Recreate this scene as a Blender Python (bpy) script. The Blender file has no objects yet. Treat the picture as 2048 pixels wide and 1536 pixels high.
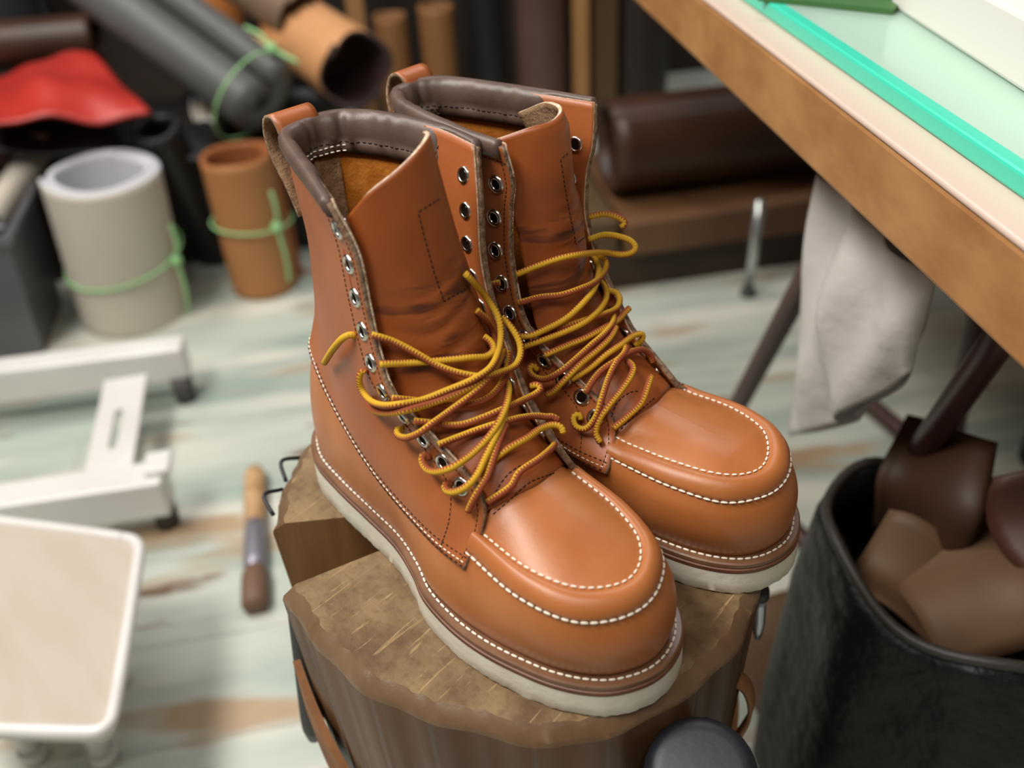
import bpy, bmesh, math, random
import numpy as np
from mathutils import Vector, Matrix
from mathutils.bvhtree import BVHTree
random.seed(7); np.random.seed(7)
S = bpy.context.scene
COL = S.collection
V = Vector
# ------------------------------------------------------------------ camera, light, exposure
G0 = 0.5                                     # height of the stump top above the floor
CAM = np.array([0.498, -0.248, 0.430 + G0])
FPX = 1939.6
_y, _p, _r = 2.453, 0.621, -0.062
FW = np.array([math.cos(_y)*math.cos(_p), math.sin(_y)*math.cos(_p), -math.sin(_p)])
RT = np.cross(FW, [0, 0, 1]); RT /= np.linalg.norm(RT); UP = np.cross(RT, FW)
RT, UP = math.cos(_r)*RT + math.sin(_r)*UP, -math.sin(_r)*RT + math.cos(_r)*UP
cd = bpy.data.cameras.new('camera'); cam = bpy.data.objects.new('camera', cd); COL.objects.link(cam)
M = Matrix(((RT[0], UP[0], -FW[0], CAM[0]), (RT[1], UP[1], -FW[1], CAM[1]), (RT[2], UP[2], -FW[2], CAM[2]), (0, 0, 0, 1)))
cam.matrix_world = M
cd.sensor_fit = 'HORIZONTAL'; cd.sensor_width = 36.0; cd.lens = 36.0*FPX/2048
cd.clip_start = 0.02
cd.dof.use_dof = True; cd.dof.focus_distance = 0.545; cd.dof.aperture_fstop = 4.1
S.camera = cam
S.view_settings.view_transform = 'Standard'; S.view_settings.look = 'None'
S.view_settings.gamma = 1.0; S.view_settings.use_curve_mapping = False
S.view_settings.exposure = 0.0
W = bpy.data.worlds.new('world'); S.world = W; W.use_nodes = True
W.node_tree.nodes['Background'].inputs[0].default_value = (1.0, 0.93, 0.85, 1)
W.node_tree.nodes['Background'].inputs[1].default_value = 0.14
def area(name, loc, target, sx, sy, power, col):
    d = bpy.data.lights.new(name, 'AREA'); d.shape = 'RECTANGLE'; d.size = sx; d.size_y = sy; d.energy = power; d.color = col
    o = bpy.data.objects.new(name, d); COL.objects.link(o); o.location = loc
    o.rotation_euler = (V(target) - V(loc)).to_track_quat('-Z', 'Y').to_euler()
    return o
area('ceiling_lamp_left', (-0.3, -1.0, 2.5), (0.0, 0.0, 0.5), 1.3, 0.5, 54, (1.0, 0.955, 0.89))
area('ceiling_lamp_front', (0.9, -0.5, 2.5), (0.2, 0.0, 0.5), 0.9, 0.4, 12, (1.0, 0.955, 0.89))
area('ceiling_lamp_back', (-0.75, 1.35, 2.5), (-0.2, 0.3, 0.5), 1.2, 0.3, 12, (0.93, 0.95, 1.0))
area('ceiling_lamp_far_left', (-1.6, -0.3, 2.5), (-1.0, 0.0, 0.0), 1.2, 0.5, 30, (1.0, 0.96, 0.90))
# ------------------------------------------------------------------ pixel <-> place helpers (pixels of the 2048 x 1536 frame)
def ray(px, py): return FW + RT*(px-1024)/FPX - UP*(py-768)/FPX
def at_z(px, py, z):                       # point of the ray at height z (world)
    d = ray(px, py); return V(CAM + d*((z-CAM[2])/d[2]))
FH = np.array([-0.772, 0.636, 0.0])
def at_d(px, py, D):                       # point of the ray at horizontal distance D ahead
    d = ray(px, py); return V(CAM + d*(D/(d@FH)))
def at_n(px, py, k, n=(0.53, 0.85, 0)):    # point of the ray on the plane n.p = k
    n = np.array(n); d = ray(px, py); return V(CAM + d*((k-n@CAM)/(n@d)))
# ------------------------------------------------------------------ materials
def lin(c): return tuple(((x/255)/12.92 if x/255 <= 0.04045 else ((x/255+0.055)/1.055)**2.4) for x in c) + (1,)
def nn(nt, t, **k):
    n = nt.nodes.new(t)
    for a, b in k.items(): setattr(n, a, b)
    return n
def mat(name, col, rough=0.5, col2=None, scale=8, spread=(0.35, 0.65), bump=None, metal=0.0, stretch=(1, 1, 1), coat=0, trans=0, alpha=1, spec=None, detail=5, sss=0):
    m = bpy.data.materials.new(name); m.use_nodes = True; nt = m.node_tree
    b = nt.nodes['Principled BSDF']; L = nt.links.new
    b.inputs['Base Color'].default_value = lin(col); b.inputs['Roughness'].default_value = rough; b.inputs['Metallic'].default_value = metal
    if coat: b.inputs['Coat Weight'].default_value = coat; b.inputs['Coat Roughness'].default_value = 0.25
    if trans: b.inputs['Transmission Weight'].default_value = trans
    if alpha < 1: b.inputs['Alpha'].default_value = alpha
    if spec is not None: b.inputs['Specular IOR Level'].default_value = spec
    tc = nn(nt, 'ShaderNodeTexCoord'); mp = nn(nt, 'ShaderNodeMapping'); mp.inputs['Scale'].default_value = stretch
    L(tc.outputs['Object'], mp.inputs['Vector'])
    if col2:
        n = nn(nt, 'ShaderNodeTexNoise'); n.inputs['Scale'].default_value = scale; n.inputs['Detail'].default_value = detail
        L(mp.outputs[0], n.inputs['Vector'])
        r = nn(nt, 'ShaderNodeValToRGB'); r.color_ramp.elements[0].position = spread[0]; r.color_ramp.elements[1].position = spread[1]
        r.color_ramp.elements[0].color = lin(col); r.color_ramp.elements[1].color = lin(col2)
        L(n.outputs['Fac'], r.inputs[0]); L(r.outputs[0], b.inputs['Base Color'])
    if bump:
        n2 = nn(nt, 'ShaderNodeTexNoise'); n2.inputs['Scale'].default_value = bump[0]; n2.inputs['Detail'].default_value = 4
        L(mp.outputs[0], n2.inputs['Vector'])
        bp = nn(nt, 'ShaderNodeBump'); bp.inputs['Strength'].default_value = bump[1]; bp.inputs['Distance'].default_value = bump[2] if len(bump) > 2 else 0.001
        L(n2.outputs['Fac'], bp.inputs['Height']); L(bp.outputs[0], b.inputs['Normal'])
    return m
LEATHER = mat('oiled_tan_leather', (154, 84, 42), 0.40, (168, 96, 52), 22, (0.3, 0.7), (420, 0.12, 0.0006), spec=0.45)
LEATHER_TOE = mat('oiled_tan_toe_leather', (166, 96, 46), 0.38, (182, 114, 64), 26, (0.3, 0.72), (420, 0.12, 0.0006), spec=0.5)
SUEDE = mat('rough_inner_leather', (168, 102, 38), 0.95, (140, 78, 22), 140, (0.3, 0.7), (500, 0.6, 0.001), spec=0.1)
SUEDE_PALE = mat('pale_suede', (150, 122, 94), 0.95, (118, 90, 64), 160, (0.35, 0.65), (600, 0.8, 0.001), spec=0.1)
RAW = mat('raw_leather_edge', (158, 134, 112), 0.9, (112, 86, 66), 300, (0.35, 0.65), (700, 0.8, 0.001), spec=0.1)
RAWP = mat('pale_raw_edge', (226, 208, 184), 0.9, (180, 150, 120), 300, (0.35, 0.65), (700, 0.8, 0.001), spec=0.1)
BIND = mat('dark_brown_binding_leather', (96, 76, 66), 0.42, (78, 60, 52), 60, (0.3, 0.7), (300, 0.15, 0.0008), spec=0.5)
SOLE = mat('white_crepe_sole', (226, 221, 206), 0.75, (212, 205, 186), 60, (0.3, 0.7), (260, 0.25, 0.001), spec=0.3)
MIDS = mat('brown_midsole', (112, 66, 42), 0.5, (92, 52, 32), 50, (0.3, 0.7), (300, 0.2, 0.0008))
WELT = mat('brown_welt', (126, 90, 64), 0.36, (106, 72, 48), 60, (0.3, 0.7), (300, 0.2, 0.0006), spec=0.6)
THREAD = mat('white_thread', (240, 232, 215), 0.7, spec=0.3)
THREADK = mat('dark_thread', (48, 26, 20), 0.6, spec=0.3)
NICKEL = mat('nickel', (205, 203, 196), 0.22, metal=1.0)
HOLE = mat('hole_shadow', (26, 14, 9), 0.9, spec=0.05)
INSOLE = mat('insole_leather', (150, 88, 40), 0.8)
def lace_mat():
    m = bpy.data.materials.new('yellow_and_brown_cord'); m.use_nodes = True; nt = m.node_tree; L = nt.links.new
    b = nt.nodes['Principled BSDF']; b.inputs['Roughness'].default_value = 0.75; b.inputs['Specular IOR Level'].default_value = 0.25
    uv = nn(nt, 'ShaderNodeUVMap'); sp = nn(nt, 'ShaderNodeSeparateXYZ'); L(uv.outputs[0], sp.inputs[0])
    # zigzag along the cord: u (turn) + 0.07*pingpong(v)
    pp = nn(nt, 'ShaderNodeMath', operation='PINGPONG'); pp.inputs[1].default_value = 0.5
    mv = nn(nt, 'ShaderNodeMath', operation='MULTIPLY'); mv.inputs[1].default_value = 1/0.0017; L(sp.outputs[1], mv.inputs[0]); L(mv.outputs[0], pp.inputs[0])
    ml = nn(nt, 'ShaderNodeMath', operation='MULTIPLY'); ml.inputs[1].default_value = 0.34; L(pp.outputs[0], ml.inputs[0])
    ad = nn(nt, 'ShaderNodeMath', operation='ADD'); L(sp.outputs[0], ad.inputs[0]); L(ml.outputs[0], ad.inputs[1])
    fr = nn(nt, 'ShaderNodeMath', operation='FRACT'); L(ad.outputs[0], fr.inputs[0])
    gt = nn(nt, 'ShaderNodeMath', operation='GREATER_THAN'); gt.inputs[1].default_value = 0.52; L(fr.outputs[0], gt.inputs[0])
    mx = nn(nt, 'ShaderNodeMix', data_type='RGBA'); mx.inputs[6].default_value = lin((206, 160, 42)); mx.inputs[7].default_value = lin((146, 74, 44))
    L(gt.outputs[0], mx.inputs[0]); L(mx.outputs[2], b.inputs['Base Color'])
    bp = nn(nt, 'ShaderNodeBump'); bp.inputs['Strength'].default_value = 0.5; bp.inputs['Distance'].default_value = 0.0005
    L(pp.outputs[0], bp.inputs['Height']); L(bp.outputs[0], b.inputs['Normal'])
    return m
LACE = lace_mat()
def tongue_mat():
    m = mat('creased_tongue_leather', (142, 72, 28), 0.40, (156, 82, 36), 22, (0.3, 0.7), (420, 0.12, 0.0006), spec=0.45); nt = m.node_tree; L = nt.links.new
    b = nt.nodes['Principled BSDF']; old = b.inputs['Base Color'].links[0].from_socket
    tc = nn(nt, 'ShaderNodeTexCoord'); sp = nn(nt, 'ShaderNodeSeparateXYZ'); L(tc.outputs['Object'], sp.inputs[0])
    w = nn(nt, 'ShaderNodeTexNoise'); w.inputs['Scale'].default_value = 1; w.inputs['Detail'].default_value = 2.5; w.inputs['Distortion'].default_value = 0.4
    mp = nn(nt, 'ShaderNodeMapping'); mp.inputs['Scale'].default_value = (24, 24, 120); mp.inputs['Rotation'].default_value = (0.25, 0, 0)
    L(tc.outputs['Object'], mp.inputs[0]); L(mp.outputs[0], w.inputs['Vector'])
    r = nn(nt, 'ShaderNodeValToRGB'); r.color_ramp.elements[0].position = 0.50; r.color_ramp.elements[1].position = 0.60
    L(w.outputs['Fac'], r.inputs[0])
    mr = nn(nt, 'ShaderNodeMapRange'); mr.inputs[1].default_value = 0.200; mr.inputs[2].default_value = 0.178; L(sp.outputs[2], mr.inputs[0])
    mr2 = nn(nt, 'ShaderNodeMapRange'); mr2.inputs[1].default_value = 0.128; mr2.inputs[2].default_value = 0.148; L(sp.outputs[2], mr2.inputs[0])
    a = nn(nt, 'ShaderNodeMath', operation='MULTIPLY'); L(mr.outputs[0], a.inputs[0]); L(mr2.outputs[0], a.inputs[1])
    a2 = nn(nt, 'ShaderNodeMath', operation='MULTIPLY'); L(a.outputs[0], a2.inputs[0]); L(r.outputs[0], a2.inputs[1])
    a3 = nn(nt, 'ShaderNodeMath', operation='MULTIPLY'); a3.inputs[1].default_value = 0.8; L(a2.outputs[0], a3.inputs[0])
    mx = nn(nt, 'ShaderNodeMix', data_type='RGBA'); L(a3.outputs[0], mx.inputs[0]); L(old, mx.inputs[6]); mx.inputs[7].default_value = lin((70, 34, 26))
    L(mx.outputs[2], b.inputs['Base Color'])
    return m
TONGUE = tongue_mat()
def wood(name, a, b_, axis_scale, rough=0.5, bump=0.2, scale=6):
    return mat(name, a, rough, b_, scale, (0.3, 0.7), (scale*4, bump, 0.002), stretch=axis_scale, detail=6)
# ------------------------------------------------------------------ object helpers
def tag(o, label=None, cat=None, group=None, kind=None):
    if label: o['label'] = label
    if cat: o['category'] = cat
    if group: o['group'] = group
    if kind: o['kind'] = kind
    return o
def empty(name, loc, label, cat, rz=0, group=None):
    o = bpy.data.objects.new(name, None); o.empty_display_size = 0.05; COL.objects.link(o)
    o.location = loc; o.rotation_euler = (0, 0, rz); return tag(o, label, cat, group)
def link(name, me, mats, parent=None, smooth=True, label=None):
    for m in (mats if isinstance(mats, (list, tuple)) else [mats]): me.materials.append(m)
    if smooth: me.polygons.foreach_set('use_smooth', [True]*len(me.polygons))
    o = bpy.data.objects.new(name, me); COL.objects.link(o)
    if parent: o.parent = parent
    if label: o['label'] = label
    return o
def bmobj(name, bm, mats, parent=None, smooth=True, label=None, angle=None):
    bmesh.ops.recalc_face_normals(bm, faces=bm.faces)
    me = bpy.data.meshes.new(name); bm.to_mesh(me); bm.free()
    o = link(name, me, mats, parent, smooth, label)
    if angle is not None: me.set_sharp_from_angle(angle=angle)
    return o
def spl(P, n, closed=False):
    """Catmull-Rom through P (k,3), n samples at even chord parameter"""
    P = np.asarray(P, float)
    if closed: P = np.vstack([P[-1], P, P[0], P[1]])
    else: P = np.vstack([2*P[0]-P[1], P, 2*P[-1]-P[-2]])
    d = np.maximum(np.linalg.norm(np.diff(P, axis=0), axis=1), 1e-7)**0.5
    T = np.r_[0, np.cumsum(d)]
    lo, hi = T[1], T[-2]
    out = np.empty((n, P.shape[1])); ts = np.linspace(lo, hi, n, endpoint=not closed)
    for k, t in enumerate(ts):
        i = min(max(np.searchsorted(T, t, 'right')-1, 1), len(P)-3)
        p0, p1, p2, p3 = P[i-1:i+3]; t0, t1, t2, t3 = T[i-1:i+3]
        a1 = (t1-t)/(t1-t0)*p0+(t-t0)/(t1-t0)*p1; a2 = (t2-t)/(t2-t1)*p1+(t-t1)/(t2-t1)*p2; a3 = (t3-t)/(t3-t2)*p2+(t-t2)/(t3-t2)*p3
        b1 = (t2-t)/(t2-t0)*a1+(t-t0)/(t2-t0)*a2; b2 = (t3-t)/(t3-t1)*a2+(t-t1)/(t3-t1)*a3
        out[k] = (t2-t)/(t2-t1)*b1+(t-t1)/(t2-t1)*b2
    return out
def even(P, n, closed=False):
    P = np.asarray(P, float)
    if closed: P = np.vstack([P, P[0]])
    s = np.r_[0, np.cumsum(np.linalg.norm(np.diff(P, axis=0), axis=1))]
    t = np.linspace(0, s[-1], n, endpoint=not closed)
    return np.stack([np.interp(t, s, P[:, k]) for k in range(P.shape[1])], 1)
def esp(P, n, closed=False): return even(spl(P, 8*len(P)+40, closed), n, closed)
def loft(rows, ns, nt):
    R = np.array([esp(r, ns) for r in rows]); out = np.empty((nt, ns, 3))
    for j in range(ns): out[:, j] = spl(R[:, j], nt)
    return out
def grid_normals(G):
    du = np.gradient(G, axis=1); dv = np.gradient(G, axis=0); n = np.cross(du, dv)
    return n/np.maximum(np.linalg.norm(n, axis=2, keepdims=True), 1e-12)
def gridmesh(name, G, closed=False, flip=False):
    nt, ns = G.shape[:2]; f = []
    for i in range(nt-1):
        for j in range(ns if closed else ns-1):
            q = (i*ns+j, i*ns+(j+1) % ns, (i+1)*ns+(j+1) % ns, (i+1)*ns+j)
            f.append(q[::-1] if flip else q)
    me = bpy.data.meshes.new(name); me.from_pydata([tuple(p) for p in G.reshape(-1, 3)], [], f); me.update(); return me
def sheet(name, G, th, mats, parent, label=None, flip=False, offset=-1):
    """a leather panel: outer face mats[0], inner face mats[1], edge mats[2]"""
    o = link(name, gridmesh(name, G, flip=flip), mats, parent, label=label)
    s = o.modifiers.new('thickness', 'SOLIDIFY'); s.thickness = th; s.offset = offset
    s.material_offset = 1; s.material_offset_rim = 2; s.use_even_offset = False
    return o
def frame_along(P):
    T = np.gradient(P, axis=0); T /= np.maximum(np.linalg.norm(T, axis=1, keepdims=True), 1e-9)
    a = np.array([0, 0, 1.]) if abs(T[0][2]) < 0.9 else np.array([1., 0, 0])
    n = np.cross(T[0], a); n /= np.linalg.norm(n); N = [n]
    for k in range(1, len(P)):
        n = N[-1]-T[k]*(N[-1]@T[k]); n /= max(np.linalg.norm(n), 1e-9); N.append(n)
    N = np.array(N); return T, N, np.cross(T, N)
def tube(bm, P, r, n=10, uv=None, u0=0.0, twist=0.0, cap=True):
    P = np.asarray(P, float); T, N, B = frame_along(P); s = np.r_[0, np.cumsum(np.linalg.norm(np.diff(P, axis=0), axis=1))]
    rr = np.full(len(P), r) if np.isscalar(r) else np.asarray(r); R = []
    for k in range(len(P)):
        R.append([bm.verts.new(P[k]+rr[k]*(math.cos(2*math.pi*j/n)*N[k]+math.sin(2*math.pi*j/n)*B[k])) for j in range(n)])
    for k in range(len(P)-1):
        for j in range(n):
            f = bm.faces.new((R[k][j], R[k][(j+1) % n], R[k+1][(j+1) % n], R[k+1][j]))
            if uv is not None:
                for l, (a, b) in zip(f.loops, ((j, k), (j+1, k), (j+1, k+1), (j, k+1))): l[uv].uv = (a/n+u0+twist*s[b], s[b])
    if cap:
        for ring in (R[0], R[-1]):
            f = bm.faces.new(ring)
            if uv is not None:
                for l in f.loops: l[uv].uv = (0.1, 0)
def box(bm, c, size, R=None, mi=0):
    R = R or Matrix.Identity(3); c = V(c); v = []
    for sx in (-1, 1):
        for sy in (-1, 1):
            for sz in (-1, 1): v.append(bm.verts.new(c+R@V((sx*size[0]/2, sy*size[1]/2, sz*size[2]/2))))
    for q in ((0, 1, 3, 2), (4, 6, 7, 5), (0, 4, 5, 1), (2, 3, 7, 6), (0, 2, 6, 4), (1, 5, 7, 3)):
        f = bm.faces.new([v[i] for i in q]); f.material_index = mi
def bevel(o, w, n=2):
    b = o.modifiers.new('rounded', 'BEVEL'); b.width = w; b.segments = n; b.limit_method = 'ANGLE'; b.angle_limit = 0.6; return o
def prism(bm, P, z0, z1, mi=0):
    a = [bm.verts.new((p[0], p[1], z0)) for p in P]; b = [bm.verts.new((p[0], p[1], z1)) for p in P]
    bm.faces.new(a[::-1]).material_index = mi; bm.faces.new(b).material_index = mi
    for i in range(len(P)):
        j = (i+1) % len(P); bm.faces.new((a[i], a[j], b[j], b[i])).material_index = mi
def lathe(bm, prof, M4, n=20, close=False, mi=0):
    R = [[bm.verts.new(M4 @ V((r*math.cos(2*math.pi*j/n), r*math.sin(2*math.pi*j/n), z))) for j in range(n)] for r, z in prof]
    idx = list(range(len(prof)-1)) + ([len(prof)-1] if close else [])
    for k in idx:
        a, b = R[k], R[(k+1) % len(R)]
        for j in range(n): bm.faces.new((a[j], a[(j+1) % n], b[(j+1) % n], b[j])).material_index = mi
    return R
def dashes(bm, P, N, length, gap, w, h, n=6):
    """stitches: elongated half-sunk beads along P (dense polyline) with surface normals N"""
    P = np.asarray(P, float); s = np.r_[0, np.cumsum(np.linalg.norm(np.diff(P, axis=0), axis=1))]; N = np.asarray(N, float)
    t = gap/2
    while t+length <= s[-1]+1e-9:
        q = np.array([np.interp(t+length/2, s, P[:, k]) for k in range(3)]); a = np.array([np.interp(t, s, P[:, k]) for k in range(3)]); b = np.array([np.interp(t+length, s, P[:, k]) for k in range(3)])
        nm = np.array([np.interp(t+length/2, s, N[:, k]) for k in range(3)]); nm /= max(np.linalg.norm(nm), 1e-9)
        d = (b-a)/max(np.linalg.norm(b-a), 1e-9); sd = np.cross(nm, d); sd /= max(np.linalg.norm(sd), 1e-9); R = []
        for fx, fr in ((-0.5, 0.35), (-0.36, 0.85), (0, 1), (0.36, 0.85), (0.5, 0.35)):
            R.append([bm.verts.new(q+d*fx*length+fr*(sd*w*math.cos(2*math.pi*j/n)+nm*(h*math.sin(2*math.pi*j/n)))) for j in range(n)])
        for k in range(4):
            for j in range(n): bm.faces.new((R[k][j], R[k][(j+1) % n], R[k+1][(j+1) % n], R[k+1][j]))
        bm.faces.new(R[0][::-1]); bm.faces.new(R[-1])
        t += length+gap
# ------------------------------------------------------------------ floor, wall
E1 = V((0.51, 0.86, 0)).normalized(); E2 = V((0.86, -0.51, 0)).normalized()
AZ = math.atan2(E1.y, E1.x)
def floor_mat():
    m = bpy.data.materials.new('worn_painted_planks'); m.use_nodes = True; nt = m.node_tree; L = nt.links.new
    b = nt.nodes['Principled BSDF']; b.inputs['Roughness'].default_value = 0.45
    tc = nn(nt, 'ShaderNodeTexCoord'); mp = nn(nt, 'ShaderNodeMapping'); mp.inputs['Rotation'].default_value = (0, 0, -AZ); L(tc.outputs['Object'], mp.inputs[0])
    def noise(sc, st, det=5, off=0):
        mm = nn(nt, 'ShaderNodeMapping'); mm.inputs['Scale'].default_value = st; mm.inputs['Location'].default_value = (off, off*1.7, 0); L(mp.outputs[0], mm.inputs[0])
        n = nn(nt, 'ShaderNodeTexNoise'); n.inputs['Scale'].default_value = sc; n.inputs['Detail'].default_value = det; L(mm.outputs[0], n.inputs['Vector']); return n.outputs['Fac']
    def ramp(f, p0, p1):
        r = nn(nt, 'ShaderNodeMapRange'); r.inputs[1].default_value = p0; r.inputs[2].default_value = p1; L(f, r.inputs[0]); return r.outputs[0]
    def mix(f, a, bcol):
        x = nn(nt, 'ShaderNodeMix', data_type='RGBA'); L(f, x.inputs[0])
        if isinstance(a, tuple): x.inputs[6].default_value = a
        else: L(a, x.inputs[6])
        x.inputs[7].default_value = bcol; return x.outputs[2]
    c = mix(ramp(noise(4.5, (0.35, 1.8, 1)), 0.42, 0.6), lin((190, 196, 184)), lin((158, 172, 162)))
    c = mix(ramp(noise(5, (0.4, 2.4, 1), 5, 3.1), 0.47, 0.62), c, lin((214, 212, 200)))
    c = mix(ramp(noise(6, (0.45, 1.9, 1), 5, 7.7), 0.57, 0.66), c, lin((176, 150, 120)))
    c = mix(ramp(noise(9, (0.4, 1.8, 1), 5, 11.3), 0.64, 0.7), c, lin((120, 92, 70)))
    br = nn(nt, 'ShaderNodeTexBrick'); br.inputs['Scale'].default_value = 1; br.inputs['Brick Width'].default_value = 0.9; br.inputs['Row Height'].default_value = 0.15
    br.inputs['Mortar Size'].default_value = 0.0018; br.inputs['Color1'].default_value = (1, 1, 1, 1); br.inputs['Color2'].default_value = (0.88, 0.9, 0.9, 1); br.inputs['Mortar'].default_value = (0.7, 0.7, 0.68, 1)
    L(mp.outputs[0], br.inputs['Vector'])
    x = nn(nt, 'ShaderNodeMix', data_type='RGBA', blend_type='MULTIPLY'); x.inputs[0].default_value = 0.8; L(c, x.inputs[6]); L(br.outputs['Color'], x.inputs[7])
    L(x.outputs[2], b.inputs['Base Color'])
    return m
bm = bmesh.new(); box(bm, (-0.9, 0.5, -0.02), (6.4, 5.6, 0.04)); o = bmobj('floor', bm, floor_mat(), smooth=False); tag(o, kind='structure')
bm = bmesh.new(); wc = -2.16*E2 + 0.6*E1
box(bm, (wc.x, wc.y, 1.1), (5.2, 0.06, 2.2), Matrix.Rotation(AZ, 3, 'Z')); o = bmobj('wall_back', bm, mat('dark_brown_wall', (46, 34, 26), 0.8, (32, 24, 18), 3), smooth=False); tag(o, kind='structure')
# ------------------------------------------------------------------ the boots
OUT = [(0, 0), (.003, -.013), (.013, -.0265), (.035, -.0375), (.065, -.041), (.099, -.042), (.131, -.0435), (.155, -.049), (.174, -.0555), (.202, -.0578), (.226, -.0552), (.246, -.050), (.265, -.043), (.281, -.033), (.291, -.0225), (.2985, -.006),
       (.2995, .006), (.2975, .016), (.293, .026), (.284, .036), (.268, .045), (.246, .051), (.22, .0535), (.2, .052), (.17, .043), (.14, .035), (.11, .032), (.08, .034), (.05, .037), (.025, .034), (.01, .024), (.003, .012)]
OUT = [(x, y, 0) for x, y in OUT]
def sole_top(x): return 0.0165 + 0.006*np.clip(1-x/0.22, 0, 1)
def inset(P, d):
    """offset of a closed counter-clockwise loop inwards in xy by d (scalar or array)"""
    T = np.roll(P, -1, 0)-np.roll(P, 1, 0); T /= np.linalg.norm(T[:, :2], axis=1)[:, None]
    N = np.stack([-T[:, 1], T[:, 0], np.zeros(len(P))], 1); return P+N*(np.asarray(d).reshape(-1, 1) if np.ndim(d) else d)
LAT = [  # outside quarter: rows of points from the heel round to the lacing edge, top row first
 [(.012, .006, .235), (.020, -.007, .235), (.039, -.0155, .235), (.076, -.027, .235), (.1135, -.039, .234)],
 [(.016, .006, .21), (.024, -.0078, .21), (.042, -.0165, .21), (.08, -.0275, .21), (.1235, -.035, .21)],
 [(.020, .005, .18), (.027, -.0075, .18), (.045, -.0165, .18), (.083, -.029, .18), (.128, -.0355, .18)],
 [(.021, .004, .155), (.028, -.0095, .155), (.046, -.0185, .155), (.086, -.031, .155), (.135, -.0375, .155)],
 [(.018, .003, .130), (.025, -.0105, .130), (.045, -.0205, .131), (.09, -.034, .132), (.146, -.039, .136)],
 [(.015, .002, .118), (.023, -.0135, .117), (.045, -.0235, .116), (.095, -.036, .115), (.171, -.033, .116)],
 [(.0125, .001, .110), (.021, -.016, .108), (.045, -.0265, .104), (.10, -.038, .095), (.155, -.039, .094), (.201, -.029, .096)],
 [(.0118, .0005, .1075), (.02, -.0165, .1055), (.045, -.0275, .100), (.095, -.0385, .086), (.14, -.0425, .077), (.18, -.0425, .077), (.2065, -.034, .083)],
 [(.011, 0, .105), (.0195, -.017, .103), (.045, -.0285, .095), (.086, -.037, .077), (.12, -.0415, .0655), (.16, -.0455, .0605), (.185, -.0478, .0605), (.206, -.0485, .063)]]
MED = [
 [(.012, .006, .235), (.014, .029, .235), (.03, .043, .235), (.05, .0505, .235), (.084, .0575, .235), (.1135, .057, .234)],
 [(.016, .006, .21), (.020, .026, .21), (.042, .041, .21), (.08, .050, .21), (.1235, .049, .21)],
 [(.020, .005, .18), (.025, .021, .18), (.045, .034, .18), (.083, .044, .18), (.128, .0445, .18)],
 [(.021, .004, .155), (.027, .019, .155), (.046, .030, .155), (.086, .041, .155), (.135, .043, .155)],
 [(.018, .003, .130), (.025, .018, .130), (.045, .029, .131), (.09, .039, .132), (.146, .042, .136)],
 [(.015, .002, .118), (.023, .018, .117), (.045, .029, .116), (.095, .039, .115), (.171, .033, .116)],
 [(.0125, .001, .110), (.021, .019, .108), (.045, .030, .104), (.10, .040, .095), (.155, .041, .094), (.201, .029, .096)],
 [(.0118, .0005, .1075), (.02, .019, .1055), (.045, .0305, .100), (.095, .0395, .086), (.14, .0415, .077), (.18, .0425, .077), (.2065, .034, .083)],
 [(.011, 0, .105), (.0195, .0195, .103), (.045, .031, .095), (.086, .037, .077), (.12, .039, .0655), (.16, .044, .0605), (.185, .047, .0605), (.206, .0485, .063)]]
TON = [
 [(.112, -.031, .222), (.123, -.022, .237), (.1285, -.008, .2455), (.1315, .004, .253), (.129, .014, .2575), (.120, .019, .256)],
 [(.111, -.033, .208), (.124, -.025, .216), (.134, -.010, .218), (.137, .006, .220), (.133, .018, .221), (.122, .025, .220)],
 [(.116, -.034, .18), (.130, -.026, .18), (.142, -.010, .18), (.1455, .006, .18), (.141, .020, .18), (.128, .031, .18)],
 [(.124, -.034, .15), (.138, -.027, .15), (.150, -.010, .15), (.154, .004, .15), (.150, .019, .15), (.138, .032, .15)],
 [(.140, -.034, .122), (.153, -.026, .125), (.165, -.010, .127), (.168, .003, .1275), (.164, .018, .127), (.152, .031, .122)],
 [(.160, -.032, .106), (.170, -.024, .111), (.180, -.010, .115), (.182, .002, .116), (.179, .015, .114), (.168, .029, .107)],
 [(.180, -.031, .095), (.190, -.023, .100), (.197, -.010, .1035), (.199, .001, .104), (.197, .013, .1025), (.186, .028, .096)],
 [(.197, -.033, .081), (.205, -.023, .0895), (.210, -.010, .0935), (.212, 0, .0945), (.210, .012, .093), (.202, .029, .085)]]
TON_FAR = [
 [(.082, -.0076, .230), (.101, -.005, .241), (.117, .0043, .2435), (.121, .0186, .2415), (.116, .035, .240), (.104, .048, .234)],
 [(.100, -.016, .206), (.119, -.008, .213), (.1335, .005, .214), (.136, .016, .213), (.130, .031, .210), (.117, .043, .204)],
 [(.118, -.030, .18), (.132, -.022, .18), (.144, -.006, .18), (.147, .008, .18), (.142, .024, .18), (.128, .036, .18)],
 ] + TON[3:]
LFR = [.018, .0365, .055, .0735, .0905, .107, .1235, .1395, .1555, .171]
LFR_FAR = [.024, .0455, .066, .0865, .105, .122, .1385, .154, .169, .183]          # eyelet spots along the lacing edge
U_OUT = [(.245, -.0425, .0690), (.272, -.033, .0670), (.284, -.0175, .0660), (.2875, -.001, .0655), (.284, .0135, .0660), (.272, .029, .0670), (.245, .038, .0695), (.215, .040, .071)]
U_IN = [(.203, -.034, .0785), (.24, -.033, .0775), (.263, -.0245, .0760), (.2735, -.012, .0745), (.277, 0, .0738), (.274, .011, .0745), (.263, .022, .0760), (.24, .0285, .0785), (.203, .030, .0815)]
U_EDGE = [(.203, -.0420, .0705), (.245, -.0425, .0695), (.272, -.033, .0676), (.284, -.0175, .0666), (.2875, -.001, .0660), (.284, .0135, .0666), (.272, .029, .0676), (.245, .038, .0700), (.203, .040, .0725)]

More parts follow.
